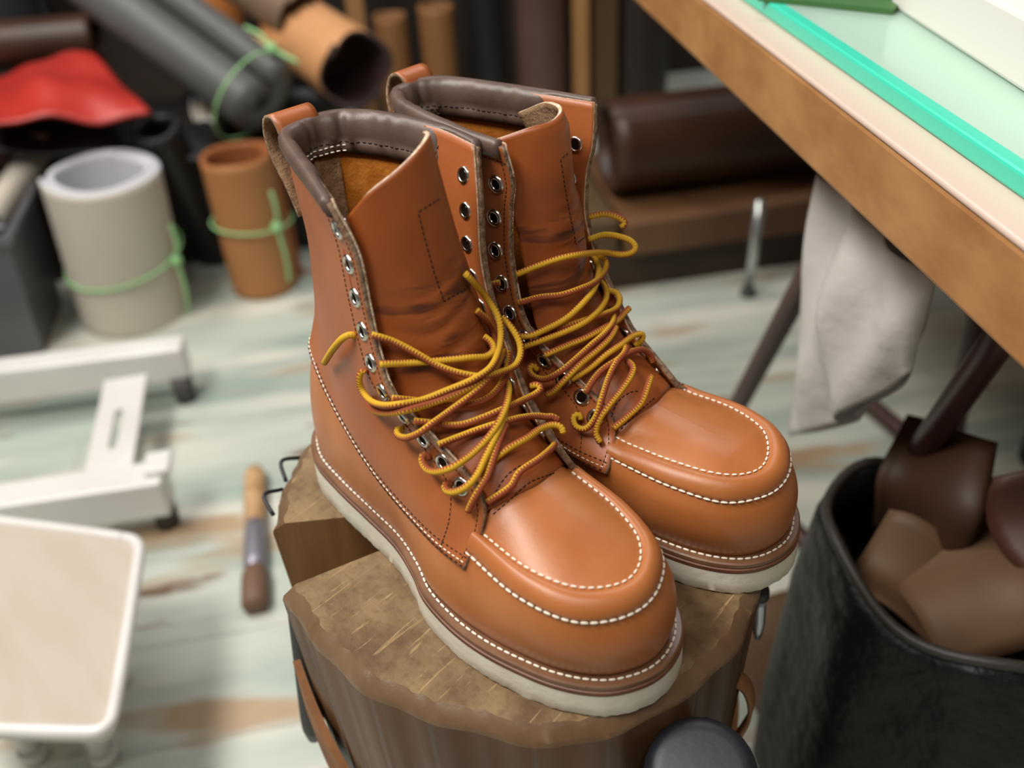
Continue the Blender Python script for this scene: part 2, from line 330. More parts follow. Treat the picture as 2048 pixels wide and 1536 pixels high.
class Boot: pass
def build_boot(loc, rz, far, label, group):
    B = Boot(); root = empty('boot', loc, label, 'boot', rz, group); sg = -1.0 if far else 1.0
    def Wp(P):
        """the second boot leans a little and is the mirror image"""
        P = np.array(P, float); sh = P.shape; P = P.reshape(-1, 3)
        if far:
            z = P[:, 2]
            c0 = np.interp(z, [.027, .06, .12, .17, .20, .235], [0, 0, 0, .004, .006, .015])
            ct = np.interp(z, [.027, .06, .12, .17, .20, .235], [0, .0075, .0075, .006, .0045, .007])
            k = np.interp(z, [.06, .12, .16, .235], [1.03, 1.0, .9, .84])
            P[:, 1] = ct+(P[:, 1]-c0)*k; P[:, 1] *= -1
            P[:, 0] += np.interp(z, [.09, .115, .135, .17, .20, .21, .235], [0, -.004, -.008, -.006, 0, .004, .012])*np.clip((P[:, 0]-.03)/.09, 0, 1)
            x = P[:, 0]; f_ = np.interp(x, [.11, .15, .212, .262], [0, 1, 1, 0])*np.interp(P[:, 2], [.066, .086, .13, .16], [0, 1, 1, 0])
            P[:, 2] -= .0095*f_; P[:, 0] -= .006*f_*np.interp(x, [.15, .17], [0, 1])
        return P.reshape(sh)
    # sole, midsole, welt
    n = 220; O = esp(OUT, n, True); top = sole_top(O[:, 0])
    def ring(d, z, jit=0):
        r = inset(O, d); r[:, 2] = z
        if jit: r[:, :2] += np.random.uniform(-jit, jit, (n, 2))
        return r
    def stack(name, rings, m, label=None):
        bm = bmesh.new(); R = []
        for q in rings:
            q = q.copy(); q[:, 1] *= sg; R.append([bm.verts.new(p) for p in q])
        for a, b in zip(R[:-1], R[1:]):
            for j in range(n): bm.faces.new((a[j], a[(j+1) % n], b[(j+1) % n], b[j]))
        bm.faces.new(R[0][::-1]); bm.faces.new(R[-1])
        return bmobj(name, bm, m, root, True, label, 0.7)
    stack('outsole', [ring(.004, 0), ring(.0008, 0, .0007), ring(-.0002, .0018, .0003), ring(.0000, top*.5), ring(.0003, top)], SOLE, 'white crepe wedge outsole')
    stack('midsole', [ring(.0006, top), ring(-.0001, top+.0008), ring(-.0001, top+.0030), ring(.0008, top+.0036)], MIDS)
    stack('welt', [ring(.0012, top+.0036), ring(.0005, top+.0042), ring(.0005, top+.0066), ring(.0014, top+.0074), ring(.014, top+.0076)], WELT)
    wz = top+.0076
    bm = bmesh.new(); p = ring(.0045, wz+.0002); p[:, 1] *= sg; p = np.vstack([p, p[0]])
    dashes(bm, p, np.tile([0, 0, 1.], (len(p), 1)), .0036, .0008, .0007, .0007); bmobj('welt_stitching', bm, THREAD, root, label='thick white welt stitching')
    # lower wall of the upper
    nf = 220
    Tl = [(.0128, .0015, .112), (.0225, -.0145, .109), (.046, -.026, .101), (.086, -.0342, .085), (.12, -.0385, .074), (.16, -.0425, .0685), (.19, -.0428, .0690), (.215, -.0425, .0698)] + U_OUT + [(.19, .0415, .0705), (.16, .041, .0685), (.12, .0365, .074), (.086, .0345, .085), (.046, .0285, .101), (.0225, .0165, .109)]
    T = esp(Tl, nf, True)
    ins = np.interp(O[:, 0], [0, .1, .16, .22, .30], [.0055, .0045, .0050, .0072, .0080])
    F = inset(O, ins); F[:, 2] = top+.0066
    # match both loops by their own control points
    def match(loop, ctrl, n):
        idx = [int(np.argmin(np.linalg.norm(loop[:, :2]-np.array(c)[:2], axis=1))) for c in ctrl]
        L2 = []
        for a, b in zip(idx, idx[1:]+[idx[0]+len(loop)]):
            if b < a: b += len(loop)
            seg = loop[np.arange(a, b+1) % len(loop)]; L2.append(even(seg, n+1)[:-1])
        return np.vstack(L2)
    c_t = [(.0128, .0015), (.086, -.0342), (.16, -.0425), (.215, -.0425), (.272, -.033), (.2875, -.001), (.272, .029), (.215, .040), (.16, .041), (.086, .0345)]
    c_f = [(.006, 0), (.083, -.038), (.158, -.045), (.212, -.050), (.275, -.030), (.292, .003), (.277, .033), (.215, .047), (.160, .036), (.083, .030)]
    T = match(T, c_t, 22); F = match(F, c_f, 22); nl = len(T)
    nrm = F-np.array([.16, 0, 0]); outv = inset(F, -1)-F; outv[:, 2] = 0
    bl = np.interp(F[:, 0], [0, .05, .12, .2, .26, .3], [.004, .0035, .002, .0035, .006, .0065])
    rows = []
    for v in np.linspace(0, 1, 14):
        h = math.sin(math.pi*min(1, v*1.06))**0.8 if v < .94 else 0
        P = F*(1-v)+T*v; P[:, 2] = F[:, 2]*(1-v**0.9)+T[:, 2]*v**0.9
        rows.append(P+outv*(bl*h*0.9)[:, None])
    Gw = Wp(np.array(rows)); vamp = link('vamp', gridmesh('vamp', Gw, True, flip=far), LEATHER_TOE, root)
    so = vamp.modifiers.new('thickness', 'SOLIDIFY'); so.thickness = .002; so.offset = -1
    # toe plug with its rolled lip
    ne = 120; Ue = esp(U_EDGE, ne); Ui = esp(U_IN, ne)
    prof = [(.02, -.0016), (-.07, .0002), (-.05, .0022), (.12, .0042), (.40, .0050), (.68, .0038), (.86, .0014), (.96, -.0002), (1.0, -.0001)]
    rows = []
    for t, h in prof:
        P = Ue*(1-t)+Ui*t; P[:, 2] += h; rows.append(P)
    sx = np.where(Ui[:, 0] > .225, .225+(Ui[:, 0]-.225)*.62, np.maximum(Ui[:, 0], .205))
    spine = np.stack([sx, .001+0*sx, np.interp(sx, [.203, .22, .24, .252, .275], [.0955, .0920, .0865, .0830, .0758])], 1)
    spine[:, 2] -= .0000
    h0 = len(Ui)//2; ymid = .001
    def plug_z(x, y):
        zc = np.interp(x, [.203, .22, .24, .255, .268, .277], [.0955, .0918, .0866, .0822, .0778, .0740])
        side = Ui[:h0][Ui[:h0, 1] < ymid] if y < ymid else Ui[h0:][::-1]
        o_ = np.argsort(side[:, 0]); hw = abs(np.interp(x, side[o_, 0], side[o_, 1])-ymid); ze = np.interp(x, side[o_, 0], side[o_, 2])
        q_ = min(1.0, abs(y-ymid)/max(hw, 1e-4)); return zc-(zc-ze)*q_**2.3
    for w in np.linspace(0, 1, 17)[1:]:
        P = Ui*(1-w)+spine*w
        P[:, 2] = [plug_z(a, b) for a, b in P[:, :2]]; rows.append(P)
    sm = np.array(rows)
    for _ in range(10):
        sm[9:-1, 1:-1, 2] = sm[9:-1, 1:-1, 2]*.4+.15*(sm[8:-2, 1:-1, 2]+sm[10:, 1:-1, 2]+sm[9:-1, :-2, 2]+sm[9:-1, 2:, 2])
    rows = list(sm)
    Ga = Wp(np.array(rows)); ap = link('toe_plug', gridmesh('toe_plug', Ga, flip=not far), LEATHER_TOE, root)
    # moc stitches
    bm = bmesh.new(); N = np.tile([0, 0, 1.], (ne, 1)); cen = np.array([.22, 0, 0]); on = Ue-cen; on[:, 2] = 0; on /= np.linalg.norm(on, axis=1)[:, None]
    Po = Ue+on*.0012; Po[:, 2] -= .0012
    on2 = on*np.array([1, sg, 1]); no = on2*.8+N*.6
    dashes(bm, Wp(Po), no, .0039, .0008, .0007, .0008); dashes(bm, Wp(Ui+np.array([0, 0, .0004])), N, .0031, .0012, .0006, .0006)
    bmobj('moccasin_stitching', bm, THREAD, root, label='white moccasin stitching in two rows')
    # quarters
    B.Q = {}
    for side, R in (('lat', LAT), ('med', MED)):
        G = Wp(loft(R, 60, 64)); N = grid_normals(G); c = G.mean((0, 1)); ctr = Wp(np.array([[.085, 0, .15]]))[0]
        fl = np.sum((G-ctr)*N) < 0
        if fl: N = -N
        B.Q[side] = (G, N)
        o = sheet('quarter_panel', G, .0036, [LEATHER, SUEDE, RAW], root, flip=fl)
        if side == 'lat': B.qo = o
    B.root = root; B.far = far
    # edge stitching, facing strip, counter seam
    bmk = bmesh.new(); bmw = bmesh.new()
    for side in ('lat', 'med'):
        G, N = B.Q[side]; i0 = 5
        def at_edge(d):             # curve parallel to the lacing edge at distance d
            P, M_ = [], []
            for i in range(G.shape[0]):
                s = np.r_[0, np.cumsum(np.linalg.norm(np.diff(G[i, ::-1], axis=0), axis=1))]
                P.append([np.interp(d, s, G[i, ::-1, k]) for k in range(3)]); M_.append([np.interp(d, s, N[i, ::-1, k]) for k in range(3)])
            return np.array(P), np.array(M_)
        P, M_ = at_edge(.0035); dashes(bmk, P[3:]+M_[3:]*.0001, M_[3:], .0019, .0008, .0003, .00035)
        P2, M2 = at_edge(.0205); dashes(bmk, P2[3:]+M2[3:]*.0001, M2[3:], .0019, .0008, .0003, .00035)
        dashes(bmk, G[3, 38:]+N[3, 38:]*.0001, N[3, 38:], .0019, .0008, .0003, .00035)
        bot = G[-1]; up1 = G[-1]*.0+np.array([np.array([np.interp(d, np.r_[0, np.cumsum(np.linalg.norm(np.diff(G[::-1, j], axis=0), axis=1))], G[::-1, j, k]) for k in range(3)]) for j in range(60) for d in [.0032]])
        up2 = np.array([np.array([np.interp(.0062, np.r_[0, np.cumsum(np.linalg.norm(np.diff(G[::-1, j], axis=0), axis=1))], G[::-1, j, k]) for k in range(3)]) for j in range(60)])
        up0 = np.array([np.array([np.interp(.0010, np.r_[0, np.cumsum(np.linalg.norm(np.diff(G[::-1, j], axis=0), axis=1))], G[::-1, j, k]) for k in range(3)]) for j in range(60)])
        dashes(bmw, up1[2:]+N[-2, 2:]*.0001, N[-2, 2:], .0024, .0012, .00035, .0004)
        dashes(bmk, up2[12:]+N[-3, 12:]*.0001, N[-3, 12:], .0020, .0016, .0004, .0004)
        dashes(bmk, up0[2:]+N[-1, 2:]*.0001, N[-1, 2:], .0020, .0022, .0005, .0005)
        # facing inside the lacing edge
        k0 = 40; Gi = G[:46, k0:]-N[:46, k0:]*.0039; Gi[0, :, 2] += .0012
        sheet('eyelet_facing', Gi, .0012, [LEATHER, LEATHER, RAWP], root, label='smooth tan facing strip inside the lacing edge')
        # eyelets
        Ed = G[:, -1]; sE = np.r_[0, np.cumsum(np.linalg.norm(np.diff(Ed, axis=0), axis=1))]
        Pe, Me = at_edge(.0108); B.Q[side+'e'] = []
        for d in (LFR_FAR if far else LFR):
            q = np.array([np.interp(d, sE, Pe[:, k]) for k in range(3)]); nv = np.array([np.interp(d, sE, Me[:, k]) for k in range(3)]); nv /= np.linalg.norm(nv)
            B.Q[side+'e'].append((q, nv))
            M4 = Matrix.Translation(V(q)) @ V(nv).to_track_quat('Z', 'Y').to_matrix().to_4x4()
            bm = bmesh.new()
            lathe(bm, [(.0029, -.0058), (.0029, .0004), (.0034, .0011), (.0043, .0013), (.0052, .0008), (.0055, -.0003)], M4, 20)
            lathe(bm, [(.0029, -.0052), (.0035, -.0062), (.0046, -.0059), (.0049, -.0048)], M4, 20)
            lathe(bm, [(.00292, .0004), (.00005, .0003)], M4, 12, mi=1); lathe(bm, [(.00292, -.0055), (.00005, -.0054)], M4, 12, mi=1)
            bmobj('eyelet', bm, [NICKEL, HOLE], root)
    bmobj('edge_stitching', bmk, THREADK, root, label='fine dark stitching along the leather edges')
    bmobj('counter_stitching', bmw, THREAD, root, label='fine white seam stitching above the heel')
    # collar binding
    Gl, Nl = B.Q['lat']; Gm, Nm = B.Q['med']
    path = np.vstack([Gl[0, ::-1][1:], Gm[0][1:-1]]); pn = np.vstack([Nl[0, ::-1][1:], Nm[0][1:-1]]); pn[:, 2] = 0; pn /= np.linalg.norm(pn, axis=1)[:, None]
    def around(i): return spl(np.vstack([Gl[i, ::-1][1:], Gm[i][1:-1]]), 150)
    walls = [around(i) for i in range(0, 16, 3)]
    path = spl(path, 150); pn = np.stack([np.interp(np.linspace(0, 1, 150), np.linspace(0, 1, len(pn)), pn[:, k]) for k in range(3)], 1)
    for _ in range(6): pn[1:-1] = (pn[:-2]+pn[1:-1]+pn[2:])/3
    pn /= np.linalg.norm(pn, axis=1)[:, None]
    prof = [(.0004, -.0070), (.0020, -.0062), (.0032, -.0030), (.0030, .0006), (.0014, .0032), (-.0014, .0038), (-.0044, .0026), (-.0066, -.0008), (-.0074, -.0050), (-.0068, -.0090), (-.0064, -.0125), (-.0068, -.0130), (-.0066, -.0190), (-.0028, -.0192), (-.0026, -.0080)]
    sP = np.r_[0, np.cumsum(np.linalg.norm(np.diff(path, axis=0), axis=1))]
    Gb = np.empty((len(prof), 150, 3))
    for i, (a, h) in enumerate(prof):
        near_back = np.exp(-((np.linspace(0, 1, 150)-.5)/.16)**2)
        wr = (.0003*np.sin(sP*300+3*np.sin(sP*110))+near_back*.0011*np.sin(sP*270+2*np.sin(sP*90)+i*.25))*(1 if 4 < i < 11 else .15)
        en = np.clip((np.minimum(sP, sP[-1]-sP)-.026)/.008, 0, 1)
        if i >= 6: aa_ = -.0034+(a+.0034)*en; hh = max(h, -.0010)+(h-max(h, -.0010))*en
        else: aa_ = a+0*en; hh = h+0*en
        Gb[i] = path+pn*(aa_+wr*np.maximum(en, .3))[:, None]; Gb[i, :, 2] += hh
        for j in range(150):
            dr = [path[j, 2]-w_[j, 2] for w_ in walls]
            if hh[j] < 0: Gb[i, j, 0] += np.interp(-hh[j], dr, [w_[j, 0] for w_ in walls])-path[j, 0]; Gb[i, j, 1] += np.interp(-hh[j], dr, [w_[j, 1] for w_ in walls])-path[j, 1]
    bm = bmesh.new(); R = [[bm.verts.new(p) for p in Gb[:, j]] for j in range(150)]; m = len(prof)
    for j in range(149):
        for i in range(m): bm.faces.new((R[j][i], R[j][(i+1) % m], R[j+1][(i+1) % m], R[j+1][i]))
    bm.faces.new(R[0]); bm.faces.new(R[-1][::-1])
    cb = bmobj('collar_binding', bm, BIND, root, label='dark brown padded leather collar binding')
    bm = bmesh.new(); pp = Gb[10]-pn*.0003; pp[:, 2] += .0002
    dashes(bm, pp, -pn, .0024, .0014, .0004, .0005); bmobj('binding_stitching', bm, THREADK, cb)
    bm = bmesh.new(); mid = 75
    for dz in (-.0135, -.0165):
        pp = (Gb[11 if dz > -.015 else 12][mid-12:mid+14]-pn[mid-12:mid+14]*.0002)+np.array([0, 0, -.0012 if dz > -.015 else .002]); dashes(bm, pp, -pn[mid-12:mid+14], .0024, .0012, .0005, .0006)
    bmobj('loop_stitching', bm, THREADK if far else THREAD, cb)
    # suede heel stay inside, with its dark stitching
    k1 = 34 if not far else 12
    Ga_ = np.concatenate([(Gl[2:52, :k1]-Nl[2:52, :k1]*.0042)[:, ::-1], (Gm[2:52, 1:10]-Nm[2:52, 1:10]*.0042)], 1)
    hs = sheet('heel_stay', Ga_, .001, [SUEDE_PALE, SUEDE_PALE, SUEDE_PALE], root, label='pale suede reinforcement inside the heel', offset=0)
    bm = bmesh.new()
    for j0, j1, i0, i1 in ((20, 31, 11, 30), (22, 29, 13, 30)):
        for seg in (Gl[i0:i1, j1]-Nl[i0:i1, j1]*.0052, Gl[i0, j0:j1]-Nl[i0, j0:j1]*.0052, Gl[i0:i1, j0]-Nl[i0:i1, j0]*.0052):
            dashes(bm, seg, np.tile([0.3, .9, .1], (len(seg), 1)), .003, .0006, .0006, .0006)
    bmobj('stay_stitching', bm, THREADK, hs)
    # pull loop at the heel
    pth = spl([(.0185, .006, .185), (.0105, .006, .200), (-.0010, .006, .216), (-.0045, .006, .230), (-.0005, .006, .2405), (.0060, .006, .2435), (.0120, .006, .2415), (.0168, .006, .234)], 26)
    Gp = np.stack([pth+np.array([0.25*abs(t)*0, t, -.004*(t > 0)*0]) for t in np.linspace(-.0135, .0135, 7)], 1)
    Gp = Wp(Gp); Np = grid_normals(Gp); fl = Np[12, 3, 2]*1 + -Np[12, 3, 0] < 0
    sheet('pull_loop', Gp, .0022, [LEATHER, SUEDE_PALE, RAW], root, label='tan leather pull loop at the heel', flip=fl)
    # back seam strip
    Bs = np.concatenate([Gl[6:, :4][:, ::-1]+Nl[6:, :4][:, ::-1]*.0011, Gm[6:, 1:4]+Nm[6:, 1:4]*.0011], 1)
    sheet('backstay', Bs, .0012, [LEATHER, LEATHER, LEATHER], root, offset=0)
    # tongue
    Gt = loft(TON_FAR if far else TON, 44, 70)
    N = grid_normals(Gt)
    if N[30, 22, 0] < 0: N = -N
    zz = Gt[:, :, 2]; yy = Gt[:, :, 1]
    fold = np.zeros(zz.shape)
    for zc, sl, amp, wd in ((.186, .10, .0015, .0026), (.175, -.12, .0022, .0024), (.166, .05, .0020, .0022), (.152, -.05, .0016, .0024), (.140, .12, .0009, .003)):
        fold -= amp*np.exp(-((zz-zc-sl*yy-.003*np.sin(yy*140))/wd)**2)*np.exp(-((yy-.0)/.022)**2)
    Gt = Gt+N*fold[:, :, None]; Gt = Wp(Gt); N = grid_normals(Gt)
    fl = N[40, 22, 0] < 0
    B.tongue = sheet('tongue', Gt, .0022, [TONGUE, SUEDE_PALE, RAWP], root, label='creased tan leather tongue', flip=fl)
    B.Gt = Gt; B.vamp = vamp; B.ap = ap
    # insole
    bm = bmesh.new(); q = inset(O, .012); q[:, 2] = .034; q = Wp(q)
    bm.faces.new([bm.verts.new(p) for p in q]); bmobj('insole', bm, INSOLE, root, smooth=False)
    return B
near = build_boot((0, 0, G0), 0, False, 'tan leather lace-up boot in front on the stump, its lace end hanging at the left', 'pair of tan work boots')
farb = build_boot((-.005, .0935, G0), .0986, True, 'tan leather lace-up boot behind the front one, on the table side of the stump', 'pair of tan work boots')
# ------------------------------------------------------------------ laces and drawn stitch lines laid on the boots' own surfaces
def surfaces(B):
    bpy.context.view_layer.update(); out = []
    dg = bpy.context.evaluated_depsgraph_get()
    for o in B.root.children:
        if o.name.split('.')[0] in ('quarter_panel', 'tongue', 'toe_plug', 'vamp', 'eyelet_facing'):
            e = o.evaluated_get(dg); me = e.to_mesh(); mw = o.matrix_world
            out.append(BVHTree.FromPolygons([mw @ v.co for v in me.vertices], [tuple(p.vertices) for p in me.polygons])); e.to_mesh_clear()
    return out
TREES = {id(B): surfaces(B) for B in (near, farb)}
def hit(px, py, trees):
    d = V(ray(px, py)).normalized(); best = None
    for t in trees:
        h = t.ray_cast(V(CAM), d)
        if h[0] is not None and (best is None or h[3] < best[0]): best = (h[3], h[0], h[1])
    return best, d
def lay(path, trees, lift, n=None, smooth=5, maxjump=.03):
    """a cord over the boot: points of the path on the surface, lifted towards the viewer and evened out"""
    P = np.array(path, float); L_ = np.sum(np.linalg.norm(np.diff(P, axis=0), axis=1)); n = n or max(8, int(L_/5)); Q = esp(np.c_[P, np.zeros(len(P))], n)
    t = np.full(n, np.nan); D = []
    for k, (x, y, _) in enumerate(Q):
        h, d = hit(x, y, trees); D.append(np.array(d))
        if h: t[k] = h[0]
    ok = ~np.isnan(t)
    if not ok.any(): return None
    t = np.interp(np.arange(n), np.arange(n)[ok], t[ok])
    lf = np.interp(np.linspace(0, 1, n), np.linspace(0, 1, len(lift)), lift) if not np.isscalar(lift) else np.full(n, lift)
    w = 4; tm = np.array([t[max(0, k-w):k+w+1].min() for k in range(n)])
    for _ in range(smooth*3): tm[1:-1] = (tm[:-2]+tm[1:-1]+tm[2:])/3
    tm = np.minimum(tm, t)
    for _ in range(3): tm[1:-1] = (tm[:-2]+tm[1:-1]+tm[2:])/3
    tm -= lf
    return CAM+np.array(D)*tm[:, None]
def Z(ox, oy, pts, s=500/1536): return [(ox+x*s, oy+y*s) for x, y in pts]
z3 = lambda *p: Z(600, 520, p)
z4 = lambda *p: Z(950, 480, p)
z2 = lambda *p: Z(900, 120, p)
LR = .0019
NEAR_LACES = [
 (z3((340, 470), (320, 458), (270, 475), (205, 545), (150, 630)), [-.002, .003, .006, .006, .004]),
 (z3((440, 460), (560, 495), (700, 565), (850, 650), (1000, 700), (1130, 715), (1230, 690), (1320, 650), (1355, 580), (1350, 510), (1310, 430), (1240, 350)), [.001, .004, .005, .007, .010, .010, .008, .006]),
 (z3((490, 640), (700, 630), (900, 615), (1050, 600), (1150, 590), (1190, 550), (1170, 500), (1130, 470)), .003),
 (z3((410, 695), (400, 672), (372, 690), (362, 740), (385, 810), (440, 870), (510, 893), (620, 885), (750, 860), (900, 803), (1060, 735), (1170, 660), (1220, 560), (1235, 440), (1215, 340), (1160, 250), (1090, 160), (1015, 80)), [.001, .006, .007, .007, .009, .012, .013, .014, .010, .004]),
 (z3((1085, 310), (1150, 375), (1195, 470), (1205, 580), (1160, 700), (1060, 770), (900, 845), (720, 905), (560, 938), (470, 930), (430, 900), (415, 870)), [.002, .004, .006, .009, .009, .008, .007, .005, .001]),
 (z3((630, 1040), (600, 1040), (598, 1072), (640, 1093), (720, 1070), (820, 1000), (930, 920), (1050, 830), (1140, 750), (1210, 650), (1250, 560)), [.001, .005, .006, .006, .008, .009, .009, .006]),
 (z3((565, 850), (700, 863), (830, 885), (960, 890), (1080, 878), (1180, 830), (1250, 740), (1280, 640), (1290, 560)), .003),
 (z3((700, 990), (800, 1000), (900, 1015), (1000, 1010), (1120, 970), (1250, 915), (1370, 860), (1450, 820), (1480, 790), (1460, 765), (1415, 775)), [.003, .003, .003, .004, .005, .004, .004, .002]),
 (z3((850, 1135), (980, 1085), (1100, 1040), (1230, 1000), (1350, 970), (1450, 958), (1540, 965)) + z4((460, 1082), (500, 1098), (512, 1112)), [.002, .003, .004, .005, .005, .006, .004]),
 (z3((790, 1228), (780, 1195), (752, 1205), (752, 1240), (780, 1285), (830, 1300), (920, 1280), (1020, 1220), (1100, 1150), (1180, 1060), (1240, 960), (1275, 860), (1280, 770), (1262, 735)), [.001, .005, .006, .006, .007, .008, .008, .006]),
 (z3((925, 1388), (910, 1368), (888, 1390), (905, 1418), (940, 1425), (1010, 1400), (1080, 1330), (1130, 1230), (1180, 1130), (1230, 1020), (1262, 910), (1280, 820)), [.001, .005, .006, .006, .006, .006, .005]),
 (z3((1035, 1545), (1050, 1505), (1090, 1430), (1150, 1330), (1190, 1220), (1225, 1110), (1265, 1010)), [.001, .004, .005, .005, .004]),
 (z3((1080, 1300), (1180, 1230), (1290, 1150), (1400, 1090)) + z4((400, 1160), (480, 1135), (530, 1150), (545, 1190)), [.003, .003, .004, .005, .005, .004]),
 (z3((1150, 1490), (1300, 1385)) + z4((270, 1430), (400, 1340), (470, 1280), (490, 1255)), [.002, .003, .004, .003]),
]
FAR_LACES = [
 (z2((405, 1318), (550, 1260), (700, 1212), (850, 1187), (950, 1182), (1050, 1195), (1120, 1180), (1140, 1150), (1110, 1112), (1030, 1082), (940, 1075), (850, 1105)), [.002, .004, .005, .004, .004]),
 (z2((850, 965), (950, 945), (1030, 965), (1080, 1000), (1050, 1030)), .004),
 (z4((265, 388), (400, 352), (530, 338), (650, 298), (730, 262), (790, 205), (808, 150), (785, 105), (740, 95)), [.002, .003, .004, .005, .004]),
 (z4((245, 592), (340, 588), (430, 550), (560, 480), (660, 390), (730, 300), (758, 200), (745, 130), (722, 95)), [.005, .006, .006, .007, .006, .005]),
 (z4((285, 660), (400, 620), (560, 560), (680, 500), (770, 420), (808, 345), (795, 285), (768, 250)), [.003, .004, .005, .005, .004]),
 (z4((390, 572), (520, 540), (650, 500), (780, 458), (868, 420), (890, 372), (870, 325), (815, 310)), [.002, .003, .003, .004, .004]),
 (z4((425, 708), (560, 650), (680, 600), (790, 540), (880, 490), (920, 445), (948, 418)), [.002, .003, .003, .003, .003]),
 (z4((385, 800), (352, 768), (332, 795), (360, 838), (430, 855), (520, 812), (620, 730), (720, 640), (800, 570), (850, 500), (852, 455)), [.001, .006, .006, .007, .007, .006, .005]),
 (z4((440, 950), (480, 930), (550, 860), (650, 760), (760, 668), (830, 600), (865, 535)), [.004, .006, .007, .006, .005]),
 (z4((588, 858), (700, 790), (800, 708), (900, 640), (980, 585), (1030, 578), (1025, 612), (985, 650)), [.002, .003, .004, .005, .005, .003]),
 (z4((678, 942), (720, 870), (780, 800), (870, 740), (950, 690), (1030, 675), (1080, 710), (1098, 755)), [.002, .003, .004, .005, .005, .004]),
 (z4((650, 1105), (640, 1070), (605, 1085), (618, 1145), (680, 1160), (740, 1090), (780, 970), (820, 850), (870, 750), (920, 690), (932, 655)), [.001, .005, .006, .006, .006, .005]),
 (z4((770, 1245), (742, 1190), (760, 1110), (820, 1020), (900, 920), (960, 830), (972, 780), (935, 742)), [.002, .005, .006, .006, .004]),
 (z4((850, 1155), (940, 1080), (1020, 1000), (1060, 900), (1080, 838)), [.002, .003, .004, .003]),
 (z4((70, 295), (110, 272), (155, 262)), .003),
]
def laces(B, data):
    bm = bmesh.new(); uv = bm.loops.layers.uv.new('UVMap'); inv = B.root.matrix_world.inverted()
    for k, (path, lift) in enumerate(data):
        P = lay(path, TREES[id(B)], np.array(lift)+LR*.6 if not np.isscalar(lift) else lift+LR*.6)
        if P is None: continue
        P = np.array([inv @ V(p) for p in P]); P = even(P, max(12, int(np.sum(np.linalg.norm(np.diff(P, axis=0), axis=1))/.0018)))
        T_, N_, B_ = frame_along(P); h = len(P)//2; cv = np.array(inv @ V(CAM))-P[h]
        tube(bm, P, LR, 10, uv, u0=random.choice([.52, 0.0])-math.atan2(cv@B_[h], cv@N_[h])/(2*math.pi)+random.uniform(-.08, .08), twist=random.uniform(-2, 2))
    return bmobj('lace', bm, LACE, B.root, label='yellow and brown braided lace')
bpy.context.view_layer.update()
laces(near, NEAR_LACES); laces(farb, FAR_LACES)
def drawn(B, name, lines, m, parent, length=.0028, gap=.0011, w=.0004, label=None):
    bm = bmesh.new(); inv = parent.matrix_world.inverted()
    for ln in lines:
        P = np.array(ln, float); n = max(6, int(np.sum(np.linalg.norm(np.diff(P, axis=0), axis=1))/4)); Q = even(P, n); pts, nr = [], []
        for x, y in Q:
            h, d = hit(x, y, TREES[id(B)])
            if h:
                nv = h[2] if h[2].dot(d) < 0 else -h[2]; pts.append(inv @ (h[1]+nv*.0001)); nr.append(inv.to_3x3() @ nv)
        if len(pts) > 3: dashes(bm, np.array(pts), np.array(nr), length, gap, w, w)
    return bmobj(name, bm, m, parent, label=label)
drawn(near, 'box_stitching', [[(880, 397), (836, 424), (850, 480), (868, 545), (888, 603), (936, 575)]], THREADK, near.tongue, .0022, .0008, .0004)
drawn(near, 'upper_seam_stitching', [list(map(tuple, spl([(985, 1010, 0), (992, 985, 0), (1015, 950, 0), (1045, 930, 0), (1075, 928, 0)], 20)[:, :2]))], THREADK, near.tongue, .0022, .0008, .0004)
drawn(near, 'lower_seam_stitching', [list(map(tuple, spl([(985, 1030, 0), (1020, 1000, 0), (1060, 965, 0), (1112, 945, 0)], 20)[:, :2]))], THREADK, near.tongue, .0022, .0008, .0004)
drawn(farb, 'box_stitching', [[(1137, 306), (1121, 318), (1130, 375), (1140, 430), (1152, 488), (1172, 472)]], THREADK, farb.tongue, .0022, .0008, .0004)
drawn(farb, 'upper_seam_stitching', [list(map(tuple, spl([(1222, 835, 0), (1235, 805, 0), (1260, 785, 0), (1285, 782, 0)], 20)[:, :2]))], THREADK, farb.tongue, .0022, .0008, .0004)
drawn(farb, 'lower_seam_stitching', [list(map(tuple, spl([(1240, 860, 0), (1270, 830, 0), (1310, 795, 0)], 20)[:, :2]))], THREADK, farb.tongue, .0022, .0008, .0004)
